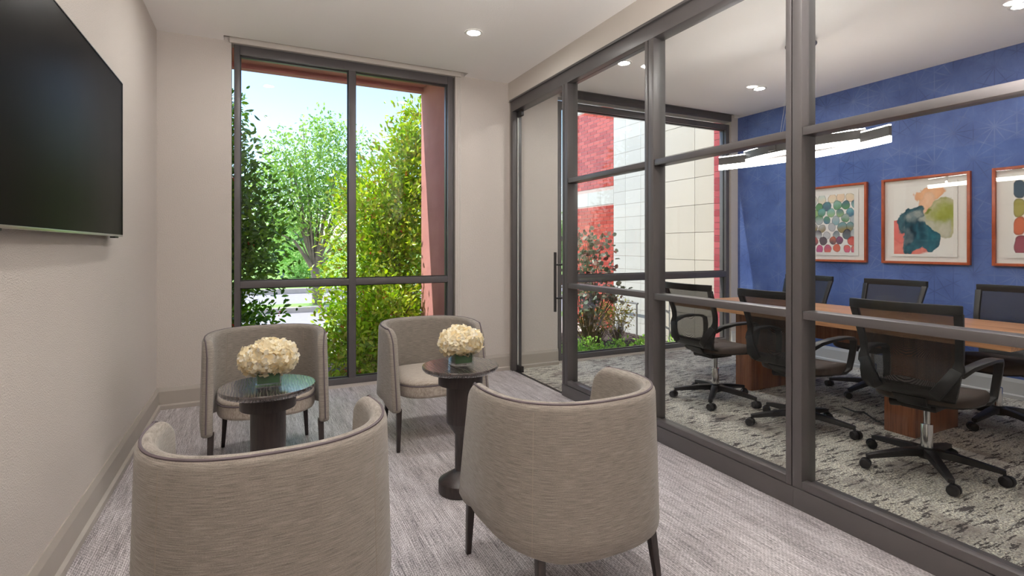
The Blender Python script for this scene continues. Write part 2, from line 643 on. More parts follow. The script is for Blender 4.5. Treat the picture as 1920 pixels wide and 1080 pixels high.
    M['holly'] = leaf_mat('holly_leaf', [srgb(104, 146, 46), srgb(162, 196, 58), srgb(206, 226, 88), srgb(150, 138, 60), srgb(126, 170, 52)], 0.42, 0.27)
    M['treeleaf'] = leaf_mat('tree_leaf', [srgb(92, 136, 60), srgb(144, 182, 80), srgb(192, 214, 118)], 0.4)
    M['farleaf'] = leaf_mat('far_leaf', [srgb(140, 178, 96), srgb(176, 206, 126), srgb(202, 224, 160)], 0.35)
    M['purple_leaf'] = leaf_mat('purple_leaf', [srgb(84, 72, 66), srgb(108, 122, 96), srgb(128, 78, 72), srgb(150, 160, 140)], 0.25)
    M['olive_leaf'] = leaf_mat('olive_leaf', [srgb(128, 122, 56), srgb(160, 156, 76), srgb(140, 96, 62)], 0.3)
    M['bright_leaf'] = leaf_mat('bright_leaf', [srgb(110, 160, 62), srgb(150, 196, 84), srgb(186, 220, 110)], 0.35)
    M['berry'] = simple('red_berry', srgb(206, 40, 36), 0.3)
    M['rail_grey'] = simple('painted_rail', srgb(120, 116, 114), 0.5)


make_materials()

# ------------------------------------------------------------------ room shell
# floors
o = MB().box(XL - 0.1, XP + 0.03, YR, YW + 0.02, -0.12, 0.0).build('floor', 'carpet')
tag(o, 'grey woven lounge carpet with fine streaks running towards the window', kind='structure')
o = MB().box(XP + 0.03, XB + 0.1, YC, YW + 0.02, -0.12, 0.0).build('floor', 'carpet2')
tag(o, 'mottled taupe meeting room carpet with dark ragged dashes', kind='structure')

# ceilings with the shade pocket left open along the window wall
PY = 4.837      # front edge of the shade pocket
PZ = 3.16       # top of the pocket
c = MB()
c.box(XL - 0.1, XP + 0.05, YR, PY, ZC, ZC + 0.16)
c.box(XL - 0.1, -0.232, PY, YW, ZC, ZC + 0.16)
c.box(1.892, XP + 0.05, PY, YW, ZC, ZC + 0.16)
c.box(XL - 0.1, XP + 0.05, PY, YW + 0.1, PZ, PZ + 0.05)
tag(c.build('ceiling', 'ceiling'), 'off-white textured lounge ceiling with a slot over the window', kind='structure')
c = MB()
c.box(XP + 0.05, XB + 0.1, YC, PY, ZC, ZC + 0.16)
c.box(XP + 0.05, 2.95, PY, YW, ZC, ZC + 0.16)
c.box(5.72, XB + 0.1, PY, YW, ZC, ZC + 0.16)
c.box(XP + 0.05, XB + 0.1, PY, YW + 0.1, PZ, PZ + 0.05)
tag(c.build('ceiling', 'ceiling'), 'white textured meeting room ceiling', kind='structure')

# walls
tag(MB().box(XL - 0.1, XL, YR, YW + 0.2, 0, PZ).build('wall_left', 'wall'), 'greige textured wall behind the television', kind='structure')
tag(MB().box(XL - 0.1, XP + 0.1, YR - 0.1, YR, 0, PZ).build('wall_rear', 'wall'), 'greige wall behind the viewer', kind='structure')
# window wall of the lounge: opening X -0.175..1.795
WX0, WX1 = -0.178, 1.798
w = MB()
w.box(XL, WX0, YW, YW + 0.12, 0, PZ)
w.box(WX1, XP + 0.10, YW, YW + 0.12, 0, PZ)
w.box(WX0, WX1, YW, YW + 0.12, 2.992, PZ)
w.box(WX0, WX1, YW + 0.02, YW + 0.12, -0.12, 0.03)
tag(w.build('wall_window', 'wall'), 'greige wall around the lounge window', kind='structure')
# window wall of the meeting room: opening X 3.0..5.66
VX0, VX1 = 2.99, 5.665
w = MB()
w.box(XP + 0.10, VX0, YW, YW + 0.12, 0, PZ)
w.box(VX1, XB, YW, YW + 0.12, 0, PZ)
w.box(VX0, VX1, YW, YW + 0.12, 2.94, PZ)
w.box(VX0, VX1, YW + 0.02, YW + 0.12, -0.12, 0.025)
tag(w.build('wall_window', 'wall'), 'greige wall around the meeting room window', kind='structure')
tag(MB().box(XB, XB + 0.1, YC, YW + 0.12, 0, PZ).build('wall_blue', 'blue'), 'blue wallpapered wall with a fine star pattern', kind='structure')
tag(MB().box(XP, XB + 0.1, YC - 0.12, YC, 0, PZ).build('wall_end', 'wall'), 'end wall of the meeting room', kind='structure')
tag(MB().box(XP, XP + 0.12, YR, YC - 0.12, 0, PZ).build('wall_right', 'wall'), 'lounge wall beside the viewer', kind='structure')
# soffit over the partition
tag(MB().box(XP - 0.012, XP + 0.12, YC - 0.12, YW, 2.80, PZ).build('wall_soffit', 'soffit'), 'painted soffit above the glass partition', kind='structure')

# exterior skin: roof and outer walls so that daylight only comes through the windows
tag(MB().box(XL - 0.3, XB + 0.3, YR - 0.3, YW + 0.12, PZ + 0.05, PZ + 0.25).build('roof', 'mortar'), 'flat roof slab over both rooms', kind='structure')

# ------------------------------------------------------------------ baseboards
def base_profile(h=0.17, t=0.016):
    # (depth from wall, z) : shoe, face, sloping cap
    return [(0, 0), (0.030, 0), (0.030, 0.030), (0.022, 0.036), (t, 0.040), (t, h - 0.030), (0.006, h), (0, h)]

def baseboard(name, label, axis, wallpos, sgn, a, b, mat='trim'):
    pts = [(wallpos + sgn * d, z) for d, z in base_profile()]
    m = MB().prism(pts, 'y' if axis == 'y' else 'x', a, b)
    tag(m.build(name, mat), label, kind='structure')

baseboard('baseboard_left', 'taupe baseboard along the television wall', 'y', XL, 1, YR, YW)
baseboard('baseboard_window', 'taupe baseboard left of the lounge window', 'x', YW, -1, XL, WX0)
baseboard('baseboard_window', 'taupe baseboard right of the lounge window', 'x', YW, -1, WX1, XP - 0.0)
baseboard('baseboard_window', 'taupe baseboard left of the meeting room window', 'x', YW, -1, XP + 0.12, VX0)
baseboard('baseboard_window', 'taupe baseboard right of the meeting room window', 'x', YW, -1, VX1, XB, 'trim_cool')
baseboard('baseboard_blue', 'pale grey baseboard under the blue wall', 'y', XB, -1, YC, YW, 'trim_cool')

# ------------------------------------------------------------------ windows
def window(name, label, x0, x1, z0, z1, mx, tz, side=0.045, head=0.08, sill=0.055, mw=0.062, th=0.058, yf=4.972, depth=0.11):
    w = struct(name, label)
    yb = yf + depth
    B = lambda n, a, b, c, d, y0=yf, y1=yb: bxo(n, 'win_frame', w, a, b, y0, y1, c, d, bevel=0.003)
    B('jamb', x0, x0 + side, z0, z1)
    B('jamb', x1 - side - 0.012, x1, z0, z1)
    B('head', x0 + side, x1 - side - 0.012, z1 - head, z1)
    B('sill', x0 + side, x1 - side - 0.012, z0, z0 + sill)
    xa, xb = x0 + side, x1 - side - 0.012
    B('mullion', mx - mw / 2, mx + mw / 2, z0 + sill, z1 - head)
    for (p, q) in ((xa, mx - mw / 2), (mx + mw / 2, xb)):
        B('transom', p, q, tz - th / 2, tz + th / 2)
    yg = yf + 0.055
    for (p, q) in ((xa, mx - mw / 2), (mx + mw / 2, xb)):
        for (r, s) in ((z0 + sill, tz - th / 2), (tz + th / 2, z1 - head)):
            bxo('pane', 'win_glass', w, p, q, yg - 0.003, yg + 0.003, r, s)
            # slim gasket bead round each pane
            g = MB()
            e = 0.009
            g.box(p, p + e, yg - 0.018, yg - 0.004, r, s)
            g.box(q - e, q, yg - 0.018, yg - 0.004, r, s)
            g.box(p + e, q - e, yg - 0.018, yg - 0.004, r, r + e)
            g.box(p + e, q - e, yg - 0.018, yg - 0.004, s - e, s)
            g.build('gasket', 'bronze_dark', w)
    return w

window('window_1', 'tall lounge window with dark bronze frame and one transom', -0.160, 1.782, 0.030, 2.988, 0.802, 0.967)
window('window_2', 'wide meeting room window with dark bronze frame and one transom', 3.005, 5.648, 0.025, 2.905, 4.345, 0.930, th=0.075, head=0.07)

# roller shade in the pocket above the meeting-room window, shade chain by the lounge window
t = thing('roller_shade', 'grey roller shade rolled up in the ceiling slot above the meeting room window', 'shade', (4.33, 4.90, 3.05))
MB().tube([(-1.30, 0, 0), (1.30, 0, 0)], 0.034, 20).build('shade_roll', 'win_frame', t, smooth=True)
bxo('hem_bar', 'win_frame', t, -1.30, 1.30, 0.018, 0.036, -0.115, -0.01, bevel=0.003)
t = thing('roller_shade', 'pale roller shade rolled up in the ceiling slot above the lounge window', 'shade', (0.83, 4.90, 3.07))
MB().tube([(-1.02, 0, 0), (1.02, 0, 0)], 0.034, 20).build('shade_roll', 'soffit', t, smooth=True)
bxo('hem_bar', 'soffit', t, -1.02, 1.02, 0.022, 0.036, -0.085, -0.01, bevel=0.003)
ch = MB()
for sx in (0.0, 0.018):
    ch.tube([(1.832 + sx, 4.945, 0.55 + (0.004 if sx else 0) + 2.46 * k / 40) for k in range(41)], 0.0022, 5)
ch.tube([(1.832 + 0.009 + 0.009 * math.cos(a), 4.945, 0.55 + 0.009 * math.sin(a)) for a in [R(180 + 20 * k) for k in range(10)]], 0.0022, 5)
o = ch.build('shade_chain', 'white_metal')
tag(o, 'thin white bead chain of the roller shade hanging right of the lounge window', 'chain')

# ------------------------------------------------------------------ glass partition and door
part = struct('wall_partition', 'dark bronze framed glass partition between lounge and meeting room')
PD = 0.105                       # depth of the frames
XG = XP + 0.058                  # plane of the glass
posts = [(0.60, 0.686), (1.673, 1.759), (2.734, 2.820), (3.810, 3.896)]
HZ0, HZ1 = 2.692, 2.797
for (a, b) in posts:
    m = MB()
    m.box(XP, XP + PD, a, a + 0.050, 0.102, HZ0)
    m.box(XP, XP + PD, a + 0.056, b, 0.102, HZ0)
    m.box(XP + 0.012, XP + PD, a + 0.048, a + 0.058, 0.102, HZ0)
    m.build('post', 'bronze', part, bevel=0.002)
bxo('post', 'bronze', part, XP, XP + PD, 4.872, YW - 0.032, 0.0, HZ0, bevel=0.002)
bxo('wall_channel', 'trim', part, XP + 0.004, XP + PD - 0.01, YW - 0.032, YW, 0.0, HZ1, bevel=0.002)
bxo('head_rail', 'bronze', part, XP, XP + PD, posts[0][0], YW - 0.032, HZ0, HZ1, bevel=0.002)
bxo('head_lip', 'bronze', part, XP - 0.014, XP + PD, posts[0][0], YW - 0.032, HZ1, HZ1 + 0.018, bevel=0.002)
bays = [(0.686, 1.673), (1.759, 2.734), (2.820, 3.810)]
for (a, b) in bays:
    m = MB()
    m.box(XP - 0.004, XP + PD, a - 0.043 if a > 0.7 else a - 0.086, b + 0.043 if b < 3.7 else b + 0.086, 0.0, 0.100)
    m.build('base_rail', 'bronze', part, bevel=0.002)
    # sill, two glazing bars, head bead of this bay
    m = MB()
    m.box(XP, XP + 0.040, a, b, 0.104, 0.143)
    m.box(XP + 0.040, XP + PD, a, b, 0.104, 0.128)
    m.build('sill_rail', 'bronze', part, bevel=0.0025)
    bxo('glazing_bar', 'bronze', part, XP + 0.006, XP + PD - 0.006, a, b, 0.935, 0.975, bevel=0.0025)
    bxo('glazing_bar', 'bronze', part, XP + 0.006, XP + PD - 0.006, a, b, 1.834, 1.874, bevel=0.0025)
    for (r, s) in ((0.128, 0.935), (0.975, 1.834), (1.874, HZ0)):
        bxo('pane', 'glass', part, XG - 0.004, XG + 0.004, a, b, r, s)

door = struct('door_1', 'frameless clear glass door with black pull handle')
bxo('glass_leaf', 'glass', door, XG - 0.005, XG + 0.005, 3.902, 4.858, 0.012, HZ0 - 0.006)
MB().box(XG - 0.016, XG + 0.016, 4.760, 4.866, 0.004, 0.062).build('patch_fitting', 'bronze_dark', door, bevel=0.003)
MB().box(XG - 0.016, XG + 0.016, 4.760, 4.866, HZ0 - 0.062, HZ0 - 0.002).build('patch_fitting', 'bronze_dark', door, bevel=0.003)
MB().box(XG - 0.012, XG + 0.012, 3.905, 3.965, HZ0 - 0.036, HZ0 - 0.002).build('strike_fitting', 'bronze_dark', door, bevel=0.002)
bxo('edge_seal', 'white_metal', door, XG - 0.004, XG + 0.004, 4.859, 4.868, 0.012, HZ0 - 0.006)
for sx, nm in ((-1, 'handle'), (1, 'handle')):
    xb = XG + sx * 0.075
    h = MB().tube([(xb, 3.985, 0.715), (xb, 3.985, 1.240)], 0.0125, 14).build(nm, 'bronze_dark', door, smooth=True)
    for z in (0.833, 1.130):
        MB().tube([(XG + sx * 0.005, 3.985, z), (xb, 3.985, z)], 0.008, 10).build('standoff', 'bronze_dark', h, smooth=True)
# threshold
tag(MB().box(XP + 0.018, XP + 0.045, 3.90, 4.87, 0.0, 0.004).build('trim_1', 'bronze_dark'), 'thin dark threshold strip under the glass door', kind='structure')

# ------------------------------------------------------------------ recessed downlights
def downlight(x, y, label, grp):
    t = thing('downlight', label, 'light', (x, y, ZC), group=grp)
    MB().lathe([(0.050, -0.001), (0.072, -0.001), (0.073, -0.004), (0.068, -0.0065), (0.054, -0.0065), (0.050, -0.004), (0.050, -0.001)], 32, cap=False).build('trim_ring', 'white_metal', t, smooth=True)
    MB().lathe([(0.0005, -0.0025), (0.050, -0.0025), (0.050, -0.0012), (0.0005, -0.0012)], 32).build('lens', 'lens', t)
    return t

downlight(1.569, 3.898, 'round recessed downlight in the lounge ceiling before the tall window', 'recessed lounge downlights')
for (x, y, l) in ((0.13, 3.898, 'recessed downlight above the left armchair by the window'), (0.13, 1.75, 'recessed downlight above the near left armchair'),
                  (1.569, 1.75, 'recessed downlight above the near right armchair')):
    downlight(x, y, l, 'recessed lounge downlights')
for (x, y, l) in ((3.088, 3.926, 'recessed meeting room downlight seen through the pane beside the glass door'), (4.906, 3.915, 'recessed meeting room downlight near the blue wall and window'),
                  (4.884, 1.747, 'recessed meeting room downlight at the upper right edge of the picture'), (3.088, 1.747, 'recessed meeting room downlight above the nearest task chair')):
    downlight(x, y, l, 'recessed meeting room downlights')

# uplights added out of view beside the camera to brighten the ceiling
def fill_uplight(x, y, label):
    t = thing('added_uplight', label, 'lamp', (x, y, 0), group='added uplights beside the viewer')
    MB().lathe([(0.14, 0.0), (0.145, 0.006), (0.14, 0.018), (0.02, 0.028)], 32).build('base', 'bronze', t, smooth=True)
    MB().tube([(0, 0, 0.02), (0, 0, 1.70)], 0.012, 12).build('pole', 'bronze', t, smooth=True)
    MB().lathe([(0.02, 1.69), (0.09, 1.705), (0.165, 1.765), (0.17, 1.775), (0.165, 1.775), (0.09, 1.712), (0.02, 1.70)], 36, cap=False).build('bowl', 'white_metal', t, smooth=True)
    MB().lathe([(0.001, 1.768), (0.145, 1.768), (0.145, 1.770), (0.001, 1.770)], 36).build('bulb', 'ceiling_fill', t)

fill_uplight(-0.46, 0.50, 'added unseen ceiling uplight beside the viewer by the television wall')
fill_uplight(2.13, 0.50, 'added unseen ceiling uplight beside the viewer by the right wall')

# ------------------------------------------------------------------ television
tv = thing('television', 'large black flat screen television hung on the left wall', 'television', (XL, 2.65, 1.343))
Y0, Y1 = -0.80, 0.80
bxo('body', 'bezel', tv, 0.012, 0.050, Y0 + 0.01, Y1 - 0.01, 0.012, 0.815, bevel=0.004)
bxo('screen', 'screen', tv, 0.050, 0.058, Y0, Y1, 0.010, 0.821, bevel=0.0015)
fr = MB()
fr.box(0.046, 0.0605, Y0 - 0.003, Y0 + 0.003, 0.0, 0.824)
fr.box(0.046, 0.0605, Y1 - 0.003, Y1 + 0.003, 0.0, 0.824)
fr.box(0.046, 0.0605, Y0, Y1, 0.820, 0.824)
fr.build('bezel', 'bezel', tv)
bxo('chrome_strip', 'silver', tv, 0.040, 0.061, Y0, Y1 - 0.003, 0.0, 0.0095, bevel=0.001)
for y in (Y1 - 0.09, Y0 + 0.09):
    bxo('foot_socket', 'black', tv, 0.030, 0.052, y - 0.04, y + 0.04, -0.008, 0.0, bevel=0.002)
bxo('wall_mount', 'black', tv, 0.0, 0.012, -0.3, 0.3, 0.25, 0.6)

# ------------------------------------------------------------------ armchairs
class Shell:
    """barrel shell of the armchair; local front is -Y"""
    W, Y1, D, YF = 0.345, -0.02, 0.352, -0.312
    T, ZT, RC, CAP = 0.055, 0.767, 0.100, 0.031

    def __init__(self):
        pts = []
        for i in range(26):
            y = self.YF + (self.Y1 - self.YF) * i / 26
            k = (self.Y1 - y) / (self.Y1 - self.YF)
            pts.append((-self.W * (1 - 0.055 * k * k), y))
        n = 2.45
        for i in range(97):
            a = math.pi - math.pi * i / 96
            c, s = math.cos(a), math.sin(a)
            pts.append((self.W * math.copysign(abs(c) ** (2 / n), c), self.Y1 + self.D * abs(s) ** (2 / n)))
        for (x, y) in pts[:26][::-1]:
            pts.append((-x, y))
        self.p = np.array(pts)
        seg = np.linalg.norm(np.diff(self.p, axis=0), axis=1)
        self.s = np.concatenate([[0], np.cumsum(seg)])
        self.L = self.s[-1]

    def at(self, s):
        x = float(np.interp(s, self.s, self.p[:, 0])); y = float(np.interp(s, self.s, self.p[:, 1]))
        e = 0.012
        s0, s1 = max(0, s - e), min(self.L, s + e)
        tx = np.interp(s1, self.s, self.p[:, 0]) - np.interp(s0, self.s, self.p[:, 0])
        ty = np.interp(s1, self.s, self.p[:, 1]) - np.interp(s0, self.s, self.p[:, 1])
        l = math.hypot(tx, ty)
        return x, y, -ty / l, tx / l          # outward normal (left of travel is outside on this path)

    def ztop(self, s):
        d = min(s, self.L - s)
        u = d / (self.L / 2)
        z = self.ZT - 0.014 * (1 - min(1, u / 0.75)) ** 1.4
        if d < self.RC:
            z -= self.RC - math.sqrt(max(0, self.RC ** 2 - (self.RC - d) ** 2))
        return z

    def zbot(self, s):
        d = min(s, self.L - s)
        base = 0.245
        r = 0.05
        z = base
        if d < r:
            z = base + 0.6 * (r - math.sqrt(max(0, r * r - (r - d) ** 2)))
        k = max(0.0, min(1.0, (d - 0.09) / 0.14))
        z += 0.035 * (k * k * (3 - 2 * k))
        k = max(0.0, min(1.0, (d - 0.36) / 0.3))
        return z - 0.042 * k

    def half(self, s):
        d = min(s, self.L - s)
        if d >= self.CAP:
            return self.T / 2
        return self.T / 2 * math.sqrt(max(0.0, 1 - ((self.CAP - d) / self.CAP) ** 2)) + 0.0008

    def point(self, s, off, z):
        """off: outwards offset from the outer face (negative = inside)"""
        x, y, nx, ny = self.at(s)
        zt = (z - 0.245) / (self.ZT - 0.245)
        q = max(0.0, min(1.0, (y + 0.26) / 0.26))
        k = 1 + 0.042 * (1 - zt) * q * q * (3 - 2 * q)          # the barrel flares a little towards the hem
        yy = (y + ny * off) * k if y > 0 else y + ny * off
        if y < 0.05:
            yy += 0.135 * max(0.0, zt) ** 1.15 * (0.05 - y) / (0.05 - self.YF)     # the wing edge leans back towards the top
        return ((x + nx * off) * k, yy, z)


SH = Shell()

def shell_mesh():
    m = MB()
    ns = 150
    ss = [SH.L * 0.5 * (1 - math.cos(math.pi * i / ns)) * 0.35 + SH.L * i / ns * 0.65 for i in range(ns + 1)]
    rings, uvs = [], []
    for s in ss:
        h = SH.half(s)
        zt, zb = SH.ztop(s), SH.zbot(s)
        rt = min(h, 0.031)
        cc = -SH.T / 2
        ring = []
        for i in range(9):
            ring.append((cc + h, zb + 0.012 + (zt - rt - zb - 0.012) * i / 8))
        for i in range(1, 8):
            a = math.pi * i / 8
            ring.append((cc + h * math.cos(a), zt - rt + rt * math.sin(a)))
        for i in range(9):
            ring.append((cc - h, zt - rt + (zb + 0.012 - zt + rt) * i / 8))
        ring.append((cc - h * 0.7, zb + 0.003)); ring.append((cc, zb)); ring.append((cc + h * 0.7, zb + 0.003))
        rings.append([SH.point(s, o_, z_) for o_, z_ in ring])
        acc = 0.0
        for j, (o_, z_) in enumerate(ring):
            uvs.append((s, z_ + (0.0 if j < 12 else 2.0 - 2 * z_ if False else 0.0)))
    m.loft(rings)
    m.uv = uvs
    return m.mesh('shell', 'fabric', smooth=True, angle=60)


def piping_pts():
    pts = []
    off = -SH.T * 0.36
    n = 12
    zb = 0.272
    ztip = SH.ZT - 0.014 - SH.RC
    for i in range(n):
        pts.append(SH.point(0.0015, off, zb + (ztip - zb) * i / n))
    for i in range(14):
        a = R(90) * i / 14
        d = SH.RC * (1 - math.cos(a)) * 0.98 + 0.0015
        pts.append(SH.point(d, off * (1 - 0.35 * i / 14), SH.ztop(d) - 0.0))
    k = 90
    for i in range(k + 1):
        d = SH.RC + (SH.L - 2 * SH.RC) * i / k
        pts.append(SH.point(d, off * 0.65, SH.ztop(d) - 0.0045))
    left = pts[:26]
    right = [(-x, y, z) for (x, y, z) in left[::-1]]
    return pts + right


def seat_meshes():
    def outline(inset, z):
        r = []
        n = 64
        for i in range(n):
            a = 2 * math.pi * i / n
            c, s = math.cos(a), math.sin(a)
            ex = 2 / 3.2
            x = 0.268 * math.copysign(abs(c) ** ex, c)
            y = math.copysign(abs(s) ** ex, s)
            y = y * 0.268 + (0.0 if y > 0 else -0.012 * (1 - (x / 0.268) ** 2))
            l = math.hypot(x, y) + 1e-6
            k = max(0.0, (l - inset) / l)
            r.append((x * k, (y * k) - 0.02, z))
        return r
    b = MB().loft([outline(0.02, 0.315), outline(0.006, 0.322), outline(0.0, 0.335), outline(0.0, 0.395)])
    base = b.mesh('seat_base', 'fabric_seat', smooth=True, angle=50)
    q = MB().loft([outline(0.004, 0.398), outline(0.0, 0.404), outline(0.004, 0.418), outline(0.022, 0.432), outline(0.07, 0.442), outline(0.15, 0.447), outline(0.24, 0.448)])
    cush = q.mesh('seat_cushion', 'fabric_seat', smooth=True, angle=60)
    p = MB().tube([(x * 1.006, y * 1.006, 0.397) for x, y, z in outline(0.0, 0.397)], 0.0042, 6, closed=True)
    return base, cush, p.mesh('piping', 'piping', smooth=True)


def make_armchair(loc, rz, label):
    t = thing('armchair', label, 'armchair', loc, rz, 'barrel armchairs around the drink tables')
    sh = obj('shell', SHELL_ME, t)
    obj('piping', PIPE_ME, sh)
    for sm in SEAM_MES:
        obj('seam', sm, sh)
    obj('seat_base', SEAT_ME[0], t)
    cu = obj('seat_cushion', SEAT_ME[1], t)
    obj('piping', SEAT_ME[2], cu)
    for me in LEG_MES:
        obj('leg', me, t)
    return t


SHELL_ME = shell_mesh()
PIPE_ME = MB().tube(piping_pts(), 0.0046, 6).mesh('piping', 'piping', smooth=True)
SEAM_MES = []
for xs in (-1, 1):
    # outer vertical seam at the back corners, and inner one
    sc = SH.L / 2 + xs * 0.285
    pts = [SH.point(sc, -0.0008, SH.zbot(sc) + 0.015 + (SH.ztop(sc) - 0.045 - SH.zbot(sc)) * i / 12) for i in range(13)]
    SEAM_MES.append(MB().tube(pts, 0.0016, 5).mesh('seam', 'seam', smooth=True))
    pts = [SH.point(sc, -SH.T + 0.0004, 0.45 + (SH.ztop(sc) - 0.035 - 0.45) * i / 12) for i in range(13)]
    SEAM_MES.append(MB().tube(pts, 0.0016, 5).mesh('seam', 'seam', smooth=True))
SEAT_ME = seat_meshes()

def leg_mesh(x, y, zt, sx, sy):
    a, b = 0.0165, 0.0105
    r = []
    for z, h, dx, dy in ((zt, a, 0, 0), (zt * 0.5, (a + b) / 2 * 1.05, sx / 2, sy / 2), (0.0, b, sx, sy)):
        r.append([(x + dx + p * h, y + dy + q * h, z) for p, q in ((-1, -1), (1, -1), (1, 1), (-1, 1))])
    return MB().loft(r[::-1]).mesh('leg', 'dark_wood', bevel=0.004)

LEG_MES = [leg_mesh(sx * 0.284, -0.264, 0.270, sx * 0.008, -0.012) for sx in (-1, 1)] + [leg_mesh(sx * 0.232, 0.232, 0.318, sx * 0.020, 0.046) for sx in (-1, 1)]

make_armchair((0.066, 3.568, 0), 0, 'greige barrel armchair by the window behind the left drink table')
make_armchair((1.096, 3.535, 0), 0, 'greige barrel armchair by the window behind the right drink table')
make_armchair((1.096, 1.782, 0), math.pi, 'greige barrel armchair seen from behind, nearest the glass partition')
make_armchair((0.046, 1.790, 0), math.pi, 'greige barrel armchair seen from behind, nearest the television wall')

# ------------------------------------------------------------------ drink tables
def drink_table(loc, label):
    t = thing('drink_table', label, 'table', loc, 0, 'dark pedestal drink tables')
    top = MB().lathe([(0.115, 0.632), (0.172, 0.632), (0.192, 0.641), (0.2005, 0.652), (0.2015, 0.659), (0.199, 0.6645), (0.190, 0.665)], 72)
    top.build('top', 'dark_wood_top', t, smooth=True, angle=50)
    MB().lathe([(0.116, 0.566), (0.117, 0.569), (0.117, 0.6325), (0.112, 0.6325)], 48).build('collar', 'dark_wood', t, smooth=True)
    MB().lathe([(0.030, 0.105), (0.030, 0.300), (0.073, 0.362), (0.074, 0.366), (0.074, 0.567)], 40).build('column', 'dark_wood', t, smooth=True)
    MB().lathe([(0.112, 0.0), (0.116, 0.004), (0.116, 0.056), (0.113, 0.061), (0.045, 0.103), (0.030, 0.112)], 48).build('foot', 'dark_wood', t, smooth=True)
    return t

TA, TB = (0.053, 2.615, 0), (0.977, 2.613, 0)
drink_table(TA, 'round dark wood drink table in front of the left window armchair')
drink_table(TB, 'round dark wood drink table in front of the right window armchair')

# ------------------------------------------------------------------ hydrangeas in glass vases
def floret_mesh():
    m = MB()
    for k in range(4):
        a = R(90 * k + 8)
        c, s = math.cos(a), math.sin(a)
        def P(r, w, z):
            return (r * c - w * s, r * s + w * c, z)
        v = [P(0.001, 0, 0), P(0.008, -0.0085, 0.0035), P(0.0085, 0, 0.0012), P(0.008, 0.0085, 0.0035),
             P(0.0175, -0.007, 0.0030), P(0.0195, 0.0, 0.0008), P(0.0175, 0.007, 0.0030)]
        m.add(v, [(0, 1, 2), (0, 2, 3), (1, 4, 5, 2), (2, 5, 6, 3)])
    return m.mesh('floret', 'petal', smooth=True, angle=80, fix=False)

FLORET = floret_mesh()

def bouquet(loc, label, seed, lobes):
    rnd = random.Random(seed)
    t = thing('hydrangea_bunch', label, 'flowers', loc, 0, 'cream hydrangea bunches')
    core = MB()
    for (cx, cy, cz, a, b, c) in lobes:
        core.lathe([(max(0.001, a * 0.80 * math.sin(R(180) * i / 10)), -c * 0.80 * math.cos(R(180) * i / 10)) for i in range(11)], 20, (cx, cy, cz))
    core.build('flower_core', 'petal_core', t, smooth=True, angle=80)
    st = MB()
    for (cx, cy, cz, a, b, c) in lobes:
        st.tube([(cx * 0.3, cy * 0.3, 0.02), (cx * 0.5, cy * 0.5, 0.08), (cx, cy, cz)], 0.004, 6)
    st.build('stems', 'leaf_wrap', t, smooth=True)
    pts = []
    tries = 0
    while len(pts) < 270 and tries < 30000:
        tries += 1
        cx, cy, cz, a, b, c = rnd.choice(lobes)
        u, v = rnd.uniform(-1, 1), rnd.uniform(0, 2 * math.pi)
        q = math.sqrt(1 - u * u)
        d = Vector((q * math.cos(v), q * math.sin(v), u))
        p = Vector((cx + a * d.x, cy + b * d.y, cz + c * d.z))
        if any(((p.x - l[0]) / l[3]) ** 2 + ((p.y - l[1]) / l[4]) ** 2 + ((p.z - l[2]) / l[5]) ** 2 < 0.86 for l in lobes):
            continue
        if p.z < 0.050:
            continue
        if any((p - o_).length < 0.0125 for o_, n_ in pts):
            continue
        nrm = Vector((d.x / a, d.y / b, d.z / c)).normalized()
        pts.append((p, nrm))
    for p, nrm in pts:
        nrm = (nrm + Vector((rnd.uniform(-.6, .6), rnd.uniform(-.6, .6), rnd.uniform(-.6, .6)))).normalized()
        q = nrm.to_track_quat('Z', 'Y').to_matrix().to_4x4()
        sc = rnd.uniform(1.0, 1.45)
        mt = Matrix.Translation(p) @ q @ Matrix.Rotation(rnd.uniform(0, 6.28), 4, 'Z') @ Matrix.Scale(sc, 4)
        obj('floret', FLORET, t, mtx=mt)
    return t


def vase(loc, label):
    t = thing('glass_vase', label, 'vase', loc, 0, 'square glass vases')
    h = 0.052
    outer = [(-h, -h), (h, -h), (h, h), (-h, h)]
    w = h - 0.0045
    inn = [(-w, -w), (w, -w), (w, w), (-w, w)]
    m = MB()
    rings = [[(x, y, z) for x, y in pl] for pl, z in ((outer, 0.0), (outer, 0.098), (inn, 0.098), (inn, 0.012))]
    m.loft(rings)
    m.build('glass', 'vase', t, bevel=0.0012)
    w2 = w - 0.0015
    bxo('leaf_lining', 'leaf_wrap', t, -w2, w2, -w2, w2, 0.016, 0.088, bevel=0.004)
    return t

for (T_, seed, lab) in ((TA, 3, 'left'), (TB, 8, 'right')):
    z0 = 0.6655
    vase((T_[0], T_[1] - 0.005, z0), 'square clear glass vase lined with a green leaf on the %s drink table' % lab)
    if lab == 'left':
        lobes = [(-0.052, 0.0, 0.118, 0.062, 0.07, 0.060), (0.048, -0.005, 0.124, 0.066, 0.072, 0.068), (-0.002, -0.03, 0.128, 0.064, 0.062, 0.066), (0.0, 0.035, 0.13, 0.07, 0.06, 0.064)]
    else:
        lobes = [(-0.045, 0.0, 0.122, 0.064, 0.07, 0.062), (0.047, 0.0, 0.120, 0.064, 0.07, 0.062), (0.0, -0.035, 0.126, 0.066, 0.06, 0.066), (0.0, 0.03, 0.132, 0.07, 0.06, 0.064)]
    bouquet((T_[0], T_[1] - 0.005, z0 + 0.0005), 'cream hydrangea bunch in the vase on the %s drink table' % lab, seed, lobes)

